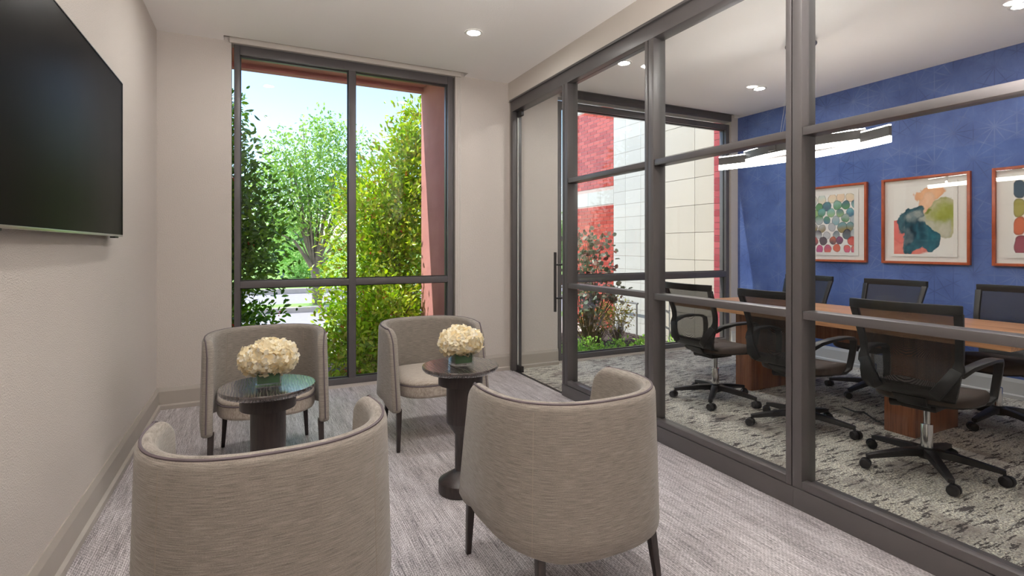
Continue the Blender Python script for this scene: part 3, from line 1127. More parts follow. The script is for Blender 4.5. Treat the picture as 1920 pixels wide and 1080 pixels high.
# ------------------------------------------------------------------ meeting table
mt_ = thing('meeting_table', 'long walnut meeting table with two slab pedestals', 'table', (4.37, 2.73, 0))
bxo('top', 'table_top', mt_, -0.55, 0.55, -1.32, 1.32, 0.695, 0.740, bevel=0.003)
for (a, b) in ((-0.765, -0.57), (0.53, 0.70)):
    bxo('pedestal', 'table_leg', mt_, -0.39, 0.16, a, b, 0.0, 0.695, bevel=0.003)
bxo('modesty_beam', 'table_leg', mt_, -0.13, -0.09, -0.57, 0.53, 0.52, 0.69)

# ------------------------------------------------------------------ task chairs (local front = +X)
def task_chair():
    t = thing('task_chair', 'x', 'chair', (0, 0, 0), 0, 'black mesh task chairs at the meeting table')
    # base
    MB().lathe([(0.045, 0.072), (0.048, 0.080), (0.044, 0.128), (0.034, 0.134)], 24).build('hub', 'black_soft', t, smooth=True)
    for k in range(5):
        a = R(72 * k)
        c, s = math.cos(a), math.sin(a)
        P = lambda r, z: (r * c, r * s, z)
        m = MB().sweep([P(0.03, 0.106), P(0.12, 0.102), P(0.24, 0.086), P(0.335, 0.072)], [0.052, 0.046, 0.038, 0.032], [0.044, 0.040, 0.032, 0.024], (-s, c, 0))
        sp = m.build('spoke', 'black_soft', t, bevel=0.004)
        # caster: two wheels and a hood, swivelled
        ca = a + (0.9 if k % 2 else -0.7)
        cc, cs = math.cos(ca), math.sin(ca)
        px, py = 0.330 * c + 0.012 * cc, 0.330 * s + 0.012 * cs
        w = MB()
        for sd in (-1, 1):
            x0, x1 = sd * 0.006, sd * 0.030
            w.tube([(px - cs * x0, py + cc * x0, 0.029), (px - cs * (x0 + x1) / 2, py + cc * (x0 + x1) / 2, 0.029), (px - cs * x1, py + cc * x1, 0.029)], [0.029, 0.029, 0.025], 20)
        w.tube([(px - 0.012 * cc, py - 0.012 * cs, 0.040), (px - 0.012 * cc, py - 0.012 * cs, 0.068)], 0.008, 8)
        w.build('caster', 'black', sp, smooth=True, angle=45)
    MB().lathe([(0.029, 0.126), (0.029, 0.262), (0.027, 0.266)], 24).build('column_sleeve', 'chrome', t, smooth=True)
    MB().lathe([(0.0165, 0.262), (0.0165, 0.372)], 20).build('gas_lift', 'chrome', t, smooth=True)
    m = MB().box(-0.13, 0.10, -0.085, 0.085, 0.368, 0.420)
    m.build('tilt_mechanism', 'black', t, bevel=0.010)
    MB().tube([(-0.07, 0.085, 0.385), (-0.07, 0.155, 0.372)], 0.024, 14).build('tension_knob', 'black', t, smooth=True)
    # seat
    def seat_outline(k, z):
        r = []
        for i in range(56):
            a = 2 * math.pi * i / 56
            c, s = math.cos(a), math.sin(a)
            e = 2 / 3.4
            x = 0.245 * math.copysign(abs(c) ** e, c)
            y = 0.250 * math.copysign(abs(s) ** e, s) * (1.0 - 0.10 * (x < 0) * (abs(x) / 0.245))
            dz = -0.018 * max(0, (x - 0.10) / 0.145) ** 2 + 0.010 * (abs(y) / 0.25) ** 2 * (1 if z > 0.44 else 0)
            r.append((0.035 + x * k, y * k, z + dz))
        return r
    MB().loft([seat_outline(0.86, 0.414), seat_outline(0.97, 0.420), seat_outline(0.99, 0.432)]).build('seat_pan', 'black', t, smooth=True, angle=60)
    MB().loft([seat_outline(0.99, 0.432), seat_outline(1.0, 0.445), seat_outline(0.985, 0.462), seat_outline(0.93, 0.474), seat_outline(0.75, 0.476), seat_outline(0.4, 0.474), seat_outline(0.05, 0.473)]).build('seat', 'seat_fabric', t, smooth=True, angle=60)
    # back: profile x(z), half width w(z)
    zs = [0.445, 0.475, 0.52, 0.58, 0.64, 0.69, 0.74, 0.80, 0.87, 0.93, 0.99]
    xs = [-0.205, -0.262, -0.287, -0.282, -0.262, -0.248, -0.252, -0.272, -0.300, -0.323, -0.345]
    ws = [0.175, 0.205, 0.222, 0.232, 0.236, 0.238, 0.241, 0.246, 0.252, 0.257, 0.262]
    X = lambda z: float(np.interp(z, zs, xs))
    W = lambda z: float(np.interp(z, zs, ws))
    def surf(y, z):
        w = W(z)
        return X(z) - 0.050 * (1 - 0 * w) * (1 - (y / w) ** 2) * (0.35 + 0.65 * min(1, (z - 0.44) / 0.2)) + 0.012
    # back mesh
    def grid(us, zz, wf=1.0):
        m = MB()
        v = [];
        for z in zz:
            for u in us:
                y = u * W(z) * wf
                v.append((surf(y, z), y, z))
        n = len(us)
        f = [(j * n + i, j * n + i + 1, (j + 1) * n + i + 1, (j + 1) * n + i) for j in range(len(zz) - 1) for i in range(n - 1)]
        m.add(v, f)
        return m
    us = [-1 + 2 * i / 16 for i in range(17)]
    zz = [0.53 + (0.955 - 0.53) * i / 26 for i in range(27)]
    me = grid([u * 0.93 for u in us], zz).mesh('back_mesh', 'mesh', smooth=True, angle=80, fix=False)
    bk = thing_part_frame(t, surf, W)
    obj('back_mesh', me, t)
    # arms: loop from the back bracket forward, then down to the seat pan
    for sd in (-1, 1):
        y = sd * 0.262
        pts = [(-0.262, sd * 0.228, 0.620), (-0.20, sd * 0.250, 0.655), (-0.10, y + sd * 0.012, 0.676), (0.02, y + sd * 0.018, 0.680), (0.12, y + sd * 0.016, 0.672),
               (0.163, y + sd * 0.012, 0.652), (0.172, y + sd * 0.008, 0.60), (0.160, y, 0.52), (0.140, y - sd * 0.004, 0.455), (0.10, y - sd * 0.02, 0.428), (0.02, y - sd * 0.06, 0.420)]
        ww = [0.035, 0.045, 0.054, 0.058, 0.056, 0.046, 0.040, 0.038, 0.036, 0.036, 0.034]
        hh = [0.030, 0.026, 0.020, 0.018, 0.018, 0.022, 0.024, 0.024, 0.024, 0.022, 0.018]
        MB().sweep(pts, ww, hh, (0, 1, 0)).build('armrest', 'black', t, bevel=0.006)
    return t


def thing_part_frame(t, surf, W):
    """plastic rim of the backrest as parts: top rail, side rails, lower shell"""
    def ribbon(pts, w, th):
        # pts list of (y,z) on the back surface, in-plane width w, thickness th in X
        m = MB()
        P = [Vector((surf(y, z), y, z)) for y, z in pts]
        n = len(P)
        v, f = [], []
        for i in range(n):
            tv = (P[min(i + 1, n - 1)] - P[max(0, i - 1)]).normalized()
            nx = Vector((1, 0, 0)); nx = (nx - tv * nx.dot(tv)).normalized()
            sv = tv.cross(nx).normalized()
            wi = w[i] if isinstance(w, list) else w
            a, b = sv * wi / 2, nx * th / 2
            v += [P[i] - a - b, P[i] + a - b, P[i] + a + b, P[i] - a + b]
        for i in range(n - 1):
            for k in range(4):
                l = (k + 1) % 4
                f.append((i * 4 + k, i * 4 + l, i * 4 + 4 + l, i * 4 + 4 + k))
        f += [(3, 2, 1, 0), tuple(range(4 * n - 4, 4 * n))]
        return m.add(v, f)
    # top rail
    ribbon([(-W(0.965) + 2 * W(0.965) * i / 16, 0.965) for i in range(17)], 0.052, 0.026).build('top_rail', 'black', t, bevel=0.005)
    for sd in (-1, 1):
        pts = [(sd * (W(z) - 0.016), z) for z in [0.945 - (0.945 - 0.62) * i / 10 for i in range(11)]]
        ribbon(pts, [0.040 - 0.004 * min(1, i / 5) + (0.016 if i > 8 else 0) for i in range(11)], 0.026).build('side_rail', 'black', t, bevel=0.005)
        # diagonal lower strut from the bracket to the bottom of the shell
        pts = [(sd * (W(0.63) - 0.022 - (W(0.63) - 0.115) * k), 0.63 - 0.15 * k) for k in [i / 8 for i in range(9)]]
        pts = [(sd * (0.215 - 0.085 * k ** 1.2), 0.645 - 0.145 * k) for k in [i / 8 for i in range(9)]]
        ribbon(pts, [0.052, 0.056, 0.058, 0.058, 0.058, 0.058, 0.058, 0.058, 0.056], 0.030).build('strut', 'black', t, bevel=0.005)
    # lower shell: fills the corners, curves under the seat
    m = MB()
    us = [-1 + 2 * i / 20 for i in range(21)]
    rows = [0.442, 0.460, 0.48, 0.515, 0.548]
    v = []
    for th in (0.0, 0.018):
        for z in rows:
            for u in us:
                y = u * W(z)
                v.append((surf(y, z) + th + (0.05 * ((0.48 - z) / 0.035) ** 2 if z < 0.48 else 0), y, z))
    n, r = len(us), len(rows)
    f = []
    for l in range(2):
        o_ = l * n * r
        f += [(o_ + j * n + i, o_ + j * n + i + 1, o_ + (j + 1) * n + i + 1, o_ + (j + 1) * n + i) for j in range(r - 1) for i in range(n - 1)]
    for i in range(n - 1):
        f.append((i, i + 1, n * r + i + 1, n * r + i))
        k = (r - 1) * n
        f.append((k + i, k + i + 1, n * r + k + i + 1, n * r + k + i))
    for j in range(r - 1):
        for e in (0, n - 1):
            f.append((j * n + e, (j + 1) * n + e, n * r + (j + 1) * n + e, n * r + j * n + e))
    m.add(v, f)
    m.build('lower_shell', 'black', t, smooth=True, angle=60)
    # corner wings between side rail and lower shell
    for sd in (-1, 1):
        m = MB()
        v = []
        ks = [i / 8 for i in range(9)]
        for th in (0.0, 0.020):
            for k in ks:
                z = 0.62 - 0.11 * k
                yo = sd * W(z); yi = sd * (0.21 - 0.085 * ((0.645 - z) / 0.145) ** 1.2)
                for q in (0, 0.5, 1):
                    y = yo + (yi - yo) * q
                    v.append((surf(y, z) + th - 0.008, y, z))
        nn = 3 * len(ks)
        f = []
        for l in range(2):
            f += [(l * nn + j * 3 + i, l * nn + j * 3 + i + 1, l * nn + (j + 1) * 3 + i + 1, l * nn + (j + 1) * 3 + i) for j in range(len(ks) - 1) for i in range(2)]
        for j in range(len(ks) - 1):
            for e in (0, 2):
                f.append((j * 3 + e, (j + 1) * 3 + e, nn + (j + 1) * 3 + e, nn + j * 3 + e))
        for jj in (0, len(ks) - 1):
            for i in range(2):
                f.append((jj * 3 + i, jj * 3 + i + 1, nn + jj * 3 + i + 1, nn + jj * 3 + i))
        m.add(v, f)
        m.build('shell_wing', 'black', t, smooth=True, angle=50)
    # spine from the lower shell under the seat
    MB().sweep([(-0.25, 0, 0.475), (-0.20, 0, 0.425), (-0.10, 0, 0.395)], [0.16, 0.14, 0.12], [0.02, 0.026, 0.03], (0, 1, 0)).build('back_bracket', 'black', t, bevel=0.004)
    return None


proto = task_chair()
seats = [
    (3.49, 3.215, 0.0, 'black mesh task chair on the lounge side of the table, nearest the window'),
    (3.49, 2.450, R(4), 'black mesh task chair on the lounge side of the table, middle one behind the post'),
    (3.49, 1.665, R(7), 'black mesh task chair on the lounge side of the table, the nearest one seen whole'),
    (4.86, 3.550, math.pi, 'black mesh task chair against the blue wall below the bubble print, nearest the window'),
    (4.86, 2.730, math.pi, 'black mesh task chair against the blue wall below the middle print'),
    (4.86, 1.870, math.pi, 'black mesh task chair against the blue wall cut off by the right picture edge'),
]
for i, (x, y, a, lab) in enumerate(seats):
    c_ = proto if i == 0 else copy_tree(proto)
    c_.location = (x, y, 0)
    c_.rotation_euler = (0, 0, a)
    c_['label'] = lab

# power cable on the carpet below the table
o = MB().tube([(4.22, 2.60, 0.008), (4.18, 2.48, 0.008), (4.16, 2.40, 0.030), (4.10, 2.28, 0.010), (4.07, 2.18, 0.008)], 0.006, 8).build('power_cable', 'black', smooth=True)
tag(o, 'black power cable lying on the carpet beside the near table pedestal', 'cable')

# ------------------------------------------------------------------ pendant light
pd = thing('pendant_light', 'dark pendant light of curved bands with glowing undersides above the meeting table', 'light', (4.07, 2.85, 0))
MB().lathe([(0.115, ZC - 0.048), (0.118, ZC - 0.044), (0.118, ZC - 0.036), (0.060, ZC - 0.030), (0.058, ZC - 0.001)], 40).build('canopy', 'bronze', pd, smooth=True)

def arc_band(yh, k, x0, sgn, z0, band_h, glow_h):
    pts = [(x0 + sgn * k * (y * y), y) for y in [-yh + 2 * yh * i / 28 for i in range(29)]]
    m, g = MB(), MB()
    P = [(x, y, z0 + glow_h + band_h / 2) for x, y in pts]
    def strip(P, w, h):
        v, f = [], []
        n = len(P)
        for i in range(n):
            tv = Vector(P[min(i + 1, n - 1)]) - Vector(P[max(i - 1, 0)])
            nx = Vector((tv.y, -tv.x, 0)).normalized() * w / 2
            p = Vector(P[i])
            up = Vector((0, 0, h / 2))
            v += [p - nx - up, p + nx - up, p + nx + up, p - nx + up]
        for i in range(n - 1):
            for q in range(4):
                l = (q + 1) % 4
                f.append((i * 4 + q, i * 4 + l, i * 4 + 4 + l, i * 4 + 4 + q))
        f += [(3, 2, 1, 0), tuple(range(4 * n - 4, 4 * n))]
        return v, f
    m.add(*strip(P, 0.022, band_h))
    b = m.build('band', 'bronze', pd)
    g.add(*strip([(x, y, z0 + glow_h / 2) for x, y in pts], 0.020, glow_h))
    g.build('diffuser', 'led', b)
    u = MB()
    u.add(*strip([(x, y, z0 + glow_h + band_h + 0.004) for x, y in pts], 0.016, 0.008))
    u.build('up_diffuser', 'led', b)
    return b

arc_band(0.745, 0.25, 0.02, -1, 2.015, 0.072, 0.044)
arc_band(0.53, 0.36, -0.135, 1, 2.055, 0.070, 0.030)
for y in (-0.16, 0.16):
    bxo('connector', 'bronze', pd, -0.150, 0.045, y - 0.035, y + 0.035, 2.100, 2.165, bevel=0.003)
    for dx in (-0.012, 0.012):
        MB().tube([(dx * 2.0, y * 0.3, ZC - 0.047), (dx - 0.05, y, 2.165)], 0.0016, 5).build('cable', 'silver', pd)

# ------------------------------------------------------------------ framed prints
def value_noise(shape, cells, rnd):
    gx = rnd.random((cells + 2, cells + 2))
    h, w = shape
    yy = np.linspace(0, cells, h)[:, None] * np.ones((1, w)); xx = np.linspace(0, cells, w)[None, :] * np.ones((h, 1))
    yi, xi = yy.astype(int), xx.astype(int)
    fy, fx = yy - yi, xx - xi
    fy, fx = fy * fy * (3 - 2 * fy), fx * fx * (3 - 2 * fx)
    return (gx[yi, xi] * (1 - fx) + gx[yi, xi + 1] * fx) * (1 - fy) + (gx[yi + 1, xi] * (1 - fx) + gx[yi + 1, xi + 1] * fx) * fy

def fbm(shape, cells, rnd, o=4):
    s = np.zeros(shape); a = 0.5
    for k in range(o):
        s += a * value_noise(shape, cells * 2 ** k, rnd); a *= 0.5
    return s

def lin(c):
    return np.array(srgb(*c)[:3])

def smooth(x, a, b):
    k = np.clip((x - a) / (b - a), 0, 1)
    return k * k * (3 - 2 * k)

def art_blob(h, w):
    rnd = np.random.default_rng(5)
    img = np.ones((h, w, 3)) * lin((244, 241, 235))
    u = np.linspace(0, 1, w)[None, :] * np.ones((h, 1)); v = np.linspace(1, 0, h)[:, None] * np.ones((1, w))   # v up
    n1, n2 = fbm((h, w), 4, rnd, 5) - 0.47, fbm((h, w), 4, rnd, 5) - 0.47
    n3 = fbm((h, w), 12, rnd, 4)
    def blob(cx, cy, rx, ry, wob, c1, c2, edge=0.05):
        nonlocal img
        uu, vv = u + wob * n1, v + wob * n2
        d = np.sqrt(((uu - cx) / rx) ** 2 + ((vv - cy) / ry) ** 2)
        a = 1 - smooth(d, 1 - edge, 1 + edge * 0.3)
        rim = smooth(d, 0.72, 0.98) * 0.4
        mixv = np.clip(n3 * 1.3 - 0.1, 0, 1)[..., None]
        col = lin(c1) * (1 - mixv) + lin(c2) * mixv
        col = col * (1 - 0.35 * rim[..., None])
        img = img * (1 - a[..., None]) + col * a[..., None]
    blob(0.20, 0.10, 0.42, 0.22, 0.25, (240, 150, 134), (224, 100, 92), 0.08)
    blob(0.04, 0.34, 0.20, 0.18, 0.2, (236, 128, 118), (228, 110, 104))
    blob(0.62, 0.88, 0.28, 0.11, 0.30, (248, 200, 160), (240, 176, 132), 0.10)
    blob(0.58, 0.74, 0.20, 0.20, 0.30, (250, 214, 184), (244, 188, 148), 0.12)
    blob(0.86, 0.50, 0.34, 0.30, 0.30, (214, 208, 176), (170, 174, 104), 0.06)
    blob(0.80, 0.34, 0.24, 0.16, 0.35, (208, 206, 190), (184, 184, 150), 0.10)
    blob(0.90, 0.58, 0.20, 0.16, 0.30, (176, 182, 98), (146, 158, 58), 0.6)
    blob(0.66, 0.64, 0.10, 0.06, 0.40, (150, 158, 70), (120, 134, 50), 0.6)
    blob(0.34, 0.42, 0.26, 0.36, 0.40, (70, 120, 132), (22, 60, 78), 0.05)
    blob(0.50, 0.24, 0.26, 0.22, 0.40, (64, 124, 138), (26, 76, 94), 0.05)
    blob(0.42, 0.58, 0.16, 0.14, 0.45, (196, 198, 190), (96, 126, 134), 0.7)
    blob(0.30, 0.34, 0.12, 0.10, 0.50, (40, 84, 100), (12, 40, 56), 0.7)
    blob(0.55, 0.30, 0.10, 0.10, 0.50, (36, 90, 108), (16, 50, 66), 0.7)
    blob(0.18, 0.30, 0.11, 0.09, 0.50, (128, 140, 144), (70, 90, 100), 0.7)
    blob(0.62, 0.46, 0.10, 0.10, 0.50, (206, 204, 192), (150, 162, 160), 0.8)
    return img

def art_circles(h, w):
    rnd = np.random.default_rng(11); rr = random.Random(4)
    img = np.ones((h, w, 3)) * lin((246, 243, 238))
    u = np.linspace(0, 1, w)[None, :] * np.ones((h, 1)); v = np.linspace(1, 0, h)[:, None] * np.ones((1, w))
    n1, n2, n3 = fbm((h, w), 6, rnd) - 0.47, fbm((h, w), 6, rnd) - 0.47, fbm((h, w), 9, rnd)
    pal = {0: [(232, 220, 190), (196, 222, 218), (240, 212, 180), (250, 244, 236)], 1: [(60, 140, 150), (70, 150, 90), (40, 96, 120), (150, 196, 190)],
           2: [(40, 110, 140), (150, 190, 120), (120, 190, 200), (60, 140, 90)], 3: [(70, 150, 90), (130, 180, 190), (180, 190, 196), (50, 120, 150)],
           4: [(190, 196, 200), (150, 130, 60), (120, 140, 150), (90, 170, 190)], 5: [(96, 120, 130), (200, 204, 206), (170, 180, 184), (60, 66, 76)],
           6: [(160, 70, 130), (228, 110, 70), (70, 60, 74), (220, 90, 80)], 7: [(214, 80, 130), (190, 70, 140), (230, 110, 80), (224, 96, 70)]}
    rows = 8
    for r in range(rows):
        for k in range(5):
            cx = (k + 0.5 + 0.5 * (r % 2) - 0.25) / 4.6 + rr.uniform(-0.03, 0.03); cy = 1 - (r + 0.5) / rows + rr.uniform(-0.02, 0.02)
            rad = rr.uniform(0.085, 0.112)
            c1 = rr.choice(pal[r]); c2 = rr.choice(pal[r])
            d = np.sqrt((u - cx + 0.05 * n1) ** 2 + ((v - cy + 0.05 * n2) * 1.22) ** 2) / rad
            a = (1 - smooth(d, 0.93, 1.02)) * 0.92
            mixv = np.clip(smooth(v, cy - 0.06, cy + 0.06) * 0.7 + n3 * 0.6 - 0.2, 0, 1)[..., None]
            col = lin(c1) * (1 - mixv) + lin(c2) * mixv
            col = col * (1 - 0.45 * (smooth(d, 0.75, 0.95))[..., None])
            img = img * (1 - a[..., None]) + col * a[..., None]
    return img

def art_columns(h, w):
    rnd = np.random.default_rng(21); rr = random.Random(9)
    img = np.ones((h, w, 3)) * lin((246, 243, 238))
    u = np.linspace(0, 1, w)[None, :] * np.ones((h, 1)); v = np.linspace(1, 0, h)[:, None] * np.ones((1, w))
    n1, n2, n3 = fbm((h, w), 6, rnd) - 0.47, fbm((h, w), 6, rnd) - 0.47, fbm((h, w), 10, rnd)
    rows = [[(20, 70, 96), (40, 130, 140), (60, 150, 120)], [(170, 160, 70), (238, 210, 190), (150, 150, 60)], [(214, 100, 52), (240, 170, 140), (200, 90, 60)], [(150, 40, 70), (214, 60, 76), (190, 50, 90)]]
    for r in range(4):
        for k in range(6):
            cx = (k + 0.45) / 5.6 + rr.uniform(-0.01, 0.01); cy = 1 - (r + 0.5) / 4 + rr.uniform(-0.02, 0.02)
            d = (np.abs((u - cx + 0.04 * n1) / 0.088) ** 2.6 + np.abs((v - cy + 0.05 * n2) / 0.128) ** 2.6) ** (1 / 2.6)
            a = (1 - smooth(d, 0.93, 1.02)) * 0.93
            c1 = rows[r][k % 3]; c2 = rr.choice(rows[r])
            mixv = np.clip(n3 * 1.4 - 0.2, 0, 1)[..., None]
            col = (lin(c1) * (1 - mixv) + lin(c2) * mixv) * (1 - 0.35 * smooth(d, 0.7, 0.95)[..., None])
            img = img * (1 - a[..., None]) + col * a[..., None]
    return img

t = NT('printed_paper')
at = t.n('Attribute'); at.attribute_name = 'print'
M['print'] = t.done(t.bsdf(at.outputs['Color'], 0.8, 0, 0.2))

def print_mesh(img, wid, hei):
    h, w, _ = img.shape
    ys = np.linspace(wid / 2, -wid / 2, w)        # picture left = +Y
    zs = np.linspace(hei / 2, -hei / 2, h)
    co = np.zeros((h, w, 3)); co[..., 1] = ys[None, :]; co[..., 2] = zs[:, None]
    i = np.arange(h - 1)[:, None] * w + np.arange(w - 1)[None, :]
    faces = np.stack([i, i + w, i + w + 1, i + 1], -1).reshape(-1, 4)
    me = bpy.data.meshes.new('print')
    me.vertices.add(h * w); me.vertices.foreach_set('co', co.reshape(-1))
    me.loops.add(faces.size); me.loops.foreach_set('vertex_index', faces.reshape(-1).astype(np.int32))
    me.polygons.add(len(faces)); me.polygons.foreach_set('loop_start', np.arange(0, faces.size, 4, dtype=np.int32))
    me.update(calc_edges=True)
    ca = me.color_attributes.new('print', 'FLOAT_COLOR', 'POINT')
    rgba = np.ones((h * w, 4)); rgba[:, :3] = img.reshape(-1, 3)
    ca.data.foreach_set('color', rgba.reshape(-1))
    me.materials.append(M['print'])
    return me

def framed(yc, label, img, pw, ph, dy=0.0, dz=0.0, bw=0.56, bh=0.71):
    W_, H_ = 0.742, 0.848
    t = thing('framed_print', label, 'picture', (XB, yc, 1.547), 0, 'framed prints on the blue wall')
    d = 0.036
    f = 0.024
    for nm, a, b, c, e in (('frame_side', -W_ / 2, -W_ / 2 + f, -H_ / 2, H_ / 2), ('frame_side', W_ / 2 - f, W_ / 2, -H_ / 2, H_ / 2),
                           ('frame_rail', -W_ / 2 + f, W_ / 2 - f, -H_ / 2, -H_ / 2 + f), ('frame_rail', -W_ / 2 + f, W_ / 2 - f, H_ / 2 - f, H_ / 2)):
        bxo(nm, 'pic_frame', t, -d, -0.001, a, b, c, e, bevel=0.0025)
    bxo('mat_board', 'mat', t, -0.010, -0.002, -W_ / 2 + f, W_ / 2 - f, -H_ / 2 + f, H_ / 2 - f)
    sh = bxo('paper', 'mat', t, -0.0185, -0.0155, dy - bw / 2, dy + bw / 2, dz - bh / 2, dz + bh / 2)
    bxo('paper_spacer', 'mat', t, -0.0155, -0.010, dy - bw / 2 + 0.03, dy + bw / 2 - 0.03, dz - bh / 2 + 0.03, dz + bh / 2 - 0.03)
    p = obj('print', print_mesh(img, pw, ph), sh)
    p.location = (-0.0190, dy, dz)
    bxo('glazing', 'art_glass', t, -0.028, -0.026, -W_ / 2 + f, W_ / 2 - f, -H_ / 2 + f, H_ / 2 - f)
    return t

framed(3.667, 'framed print of overlapping watercolour bubbles beside the glass partition post', art_circles(220, 170), 0.47, 0.64)
framed(2.780, 'framed print of teal, olive and coral watercolour clouds', art_blob(220, 180), 0.50, 0.66, dy=0.010)
framed(1.884, 'framed print of upright watercolour pebbles at the right picture edge', art_columns(200, 160), 0.46, 0.62)

# ------------------------------------------------------------------ outdoors: portal round the lounge window
GZ = -0.20
tag(MB().box(1.82, 2.36, YW + 0.122, 6.226, GZ, 3.60).build('trim_2', 'stucco'), 'red stucco pier right of the lounge window', kind='structure')
tag(MB().box(-0.95, -0.32, YW + 0.122, 6.226, GZ, 3.60).build('trim_3', 'stucco'), 'red stucco pier left of the lounge window', kind='structure')
m = MB().box(-0.95, 2.36, YW + 0.122, 6.13, 3.20, 3.60)
m.box(-0.95, 2.36, 6.13, 6.226, 3.15, 3.60)
tag(m.build('trim_4', 'stucco'), 'red stucco canopy above the lounge window', kind='structure')

# ------------------------------------------------------------------ neighbouring wing: brick, white block, cream block
wing = thing('building_wing', 'neighbouring wing of red brick and white block seen through the meeting room window', 'building', (5.70, 5.2, 0))
WY0, WY1, WZ0, WZ1 = 0.0, 3.90, GZ, 5.4
bxo('wall_core', 'mortar', wing, 0.012, 0.45, WY0, WY1, WZ0, WZ1)
def pieces(name, mat, lst, proud, maxn=300):
    """lst of (y0,y1,z0,z1) local; shares one unit mesh"""
    me = MB().box(-0.5, 0.5, -0.5, 0.5, -0.5, 0.5).mesh(name, mat)
    for (a, b, c, d) in lst[:maxn]:
        mt = Matrix.Translation(((0.012 - proud) / 2 + 0.006, (a + b) / 2, (c + d) / 2)) @ Matrix.Diagonal((0.012 + proud, b - a, d - c, 1))
        obj(name, me, wing, mtx=mt)
    rest = lst[maxn:]
    if rest:
        r = MB()
        for (a, b, c, d) in rest:
            r.box(-proud, 0.012, a, b, c, d)
        tag(r.build(name + '_field', mat, wing, fix=False), kind='stuff')
J = 0.006
# cream blocks: local Y 0..1.03
cream = []
k = -4
while True:
    z0 = 1.10 + 0.394 * k
    if z0 > WZ1:
        break
    for (a, b) in ((-0.40, 0.406), (0.406, 1.03)):
        if z0 + 0.394 > WZ0:
            cream.append((max(a, 0) + J / 2, b - J / 2, max(z0, WZ0) + J / 2, min(z0 + 0.394, WZ1) - J / 2))
    k += 1
pieces('cream_block', 'cream_block', cream, 0.03)
# white blocks: local Y 1.03..2.346
white = []
k = 0
while WZ0 + 0.222 * k < WZ1 - 0.05:
    z0 = WZ0 + 0.222 * k
    for (a, b) in ((1.03, 1.22), (1.22, 1.62), (1.62, 2.02), (2.02, 2.346)):
        white.append((a + J / 2 * 0.6, b - J / 2 * 0.6, z0 + J / 3, min(z0 + 0.222, WZ1) - J / 3))
    k += 1
# white band and top above the brick
for (zz0, zz1) in ((2.055, 2.31), (3.88, 4.14), (4.14, 4.40), (4.40, 4.66), (4.66, 4.92), (4.92, 5.18), (5.18, 5.4)):
    y = 2.346
    while y < WY1 - 0.02:
        white.append((y + J / 3, min(y + 0.40, WY1) - J / 3, zz0 + J / 3, zz1 - J / 3))
        y += 0.40
pieces('white_block', 'block', white, 0.0)
# bricks
br = []
z = WZ0
row = 0
while z < 3.88:
    h = 0.0677
    if not (z + h > 2.055 and z < 2.31) and z + h <= 3.885:
        y = 2.346 - (0.1 if row % 2 else 0.0)
        while y < WY1:
            a, b = max(y, 2.346), min(y + 0.203, WY1)
            if b - a > 0.03:
                br.append((a + 0.004, b - 0.004, z + 0.004, z + h - 0.004))
            y += 0.203
    z += h
    row += 1
br.sort(key=lambda q: (q[2] < 0.3, q[0] * 1.0 + abs(q[2] - 2.3) * 0.15))
pieces('brick', 'brick', br, 0.0)

pier = thing('brick_pier', 'narrow dark red brick pier at the right edge of the meeting room window', 'pier', (5.62, 5.08, GZ))
me = MB().box(0, 0.14, 0, 0.125, 0, 0.082).mesh('brick', 'brick_dark', bevel=0.002, bseg=1)
bxo('mortar_core', 'mortar', pier, 0.005, 0.14, 0.003, 0.122, 0.0, 3.6)
for i in range(42):
    obj('brick', me, pier, loc=(0, 0, i * 0.0865))

# rail and ladder by the wing
t = thing('handrail', 'grey metal handrail standing against the white block wall', 'rail', (5.55, 6.75, GZ))
MB().tube([(0, -0.05, 0.57), (0, 0.62, 0.57)], 0.016, 8).build('rail', 'rail_grey', t, smooth=True)
for y in (-0.02, 0.58):
    MB().tube([(0, y, 0.0), (0, y, 0.57)], 0.014, 8).build('post', 'rail_grey', t, smooth=True)
t = thing('pipe_rack', 'small pale metal ladder standing against the cream block wall', 'ladder', (5.52, 6.16, GZ))
for y in (0, 0.09):
    MB().tube([(0, y, 0), (0, y, 0.98)], 0.012, 8).build('upright', 'silver', t, smooth=True)
for z in (0.22, 0.45, 0.70, 0.93):
    MB().tube([(0, -0.01, z), (0, 0.10, z + 0.03)], 0.010, 8).build('rung', 'silver', t, smooth=True)

# ------------------------------------------------------------------ ground, road, lawn
def ground(name, mat, x0, x1, y0, y1, z0, z1, label):
    tag(MB().box(x0, x1, y0, y1, z0, z1).build(name, mat), label, kind='structure')
ground('lawn', 'grass', -90, 90, 18.8, 140, GZ - 0.5, GZ + 0.06, 'sunlit lawn beyond the road')
ground('lawn', 'grass', -90, 90, 9.7, 10.4, GZ - 0.5, GZ - 0.01, 'strip of lawn along the near lane of the road')
ground('path', 'kerb', -90, 90, 7.7, 9.7, GZ - 0.5, GZ - 0.012, 'added pale concrete strip bouncing light indoors, between the planting and the road')  # hidden pale strip added to bounce neutral light onto the ceiling
ground('planting_bed', 'mulch', -90, 90, YW + 0.12, 7.7, GZ - 0.5, GZ - 0.01, 'bare planting soil along the building')
ground('road', 'asphalt', -90, 90, 10.4, 13.2, GZ - 0.5, GZ - 0.06, 'pale near lane of the road')
ground('kerb', 'kerb', -90, 90, 13.2, 13.45, GZ - 0.5, GZ + 0.06, 'concrete kerb of the median')
ground('lawn', 'grass', -90, 90, 13.45, 14.3, GZ - 0.5, GZ + 0.05, 'narrow grass median between the lanes')
ground('road', 'asphalt', -90, 90, 14.3, 18.6, GZ - 0.5, GZ - 0.06, 'pale far lane of the road')
ground('kerb', 'kerb', -90, 90, 18.6, 18.8, GZ - 0.5, GZ + 0.10, 'concrete kerb along the far lawn')
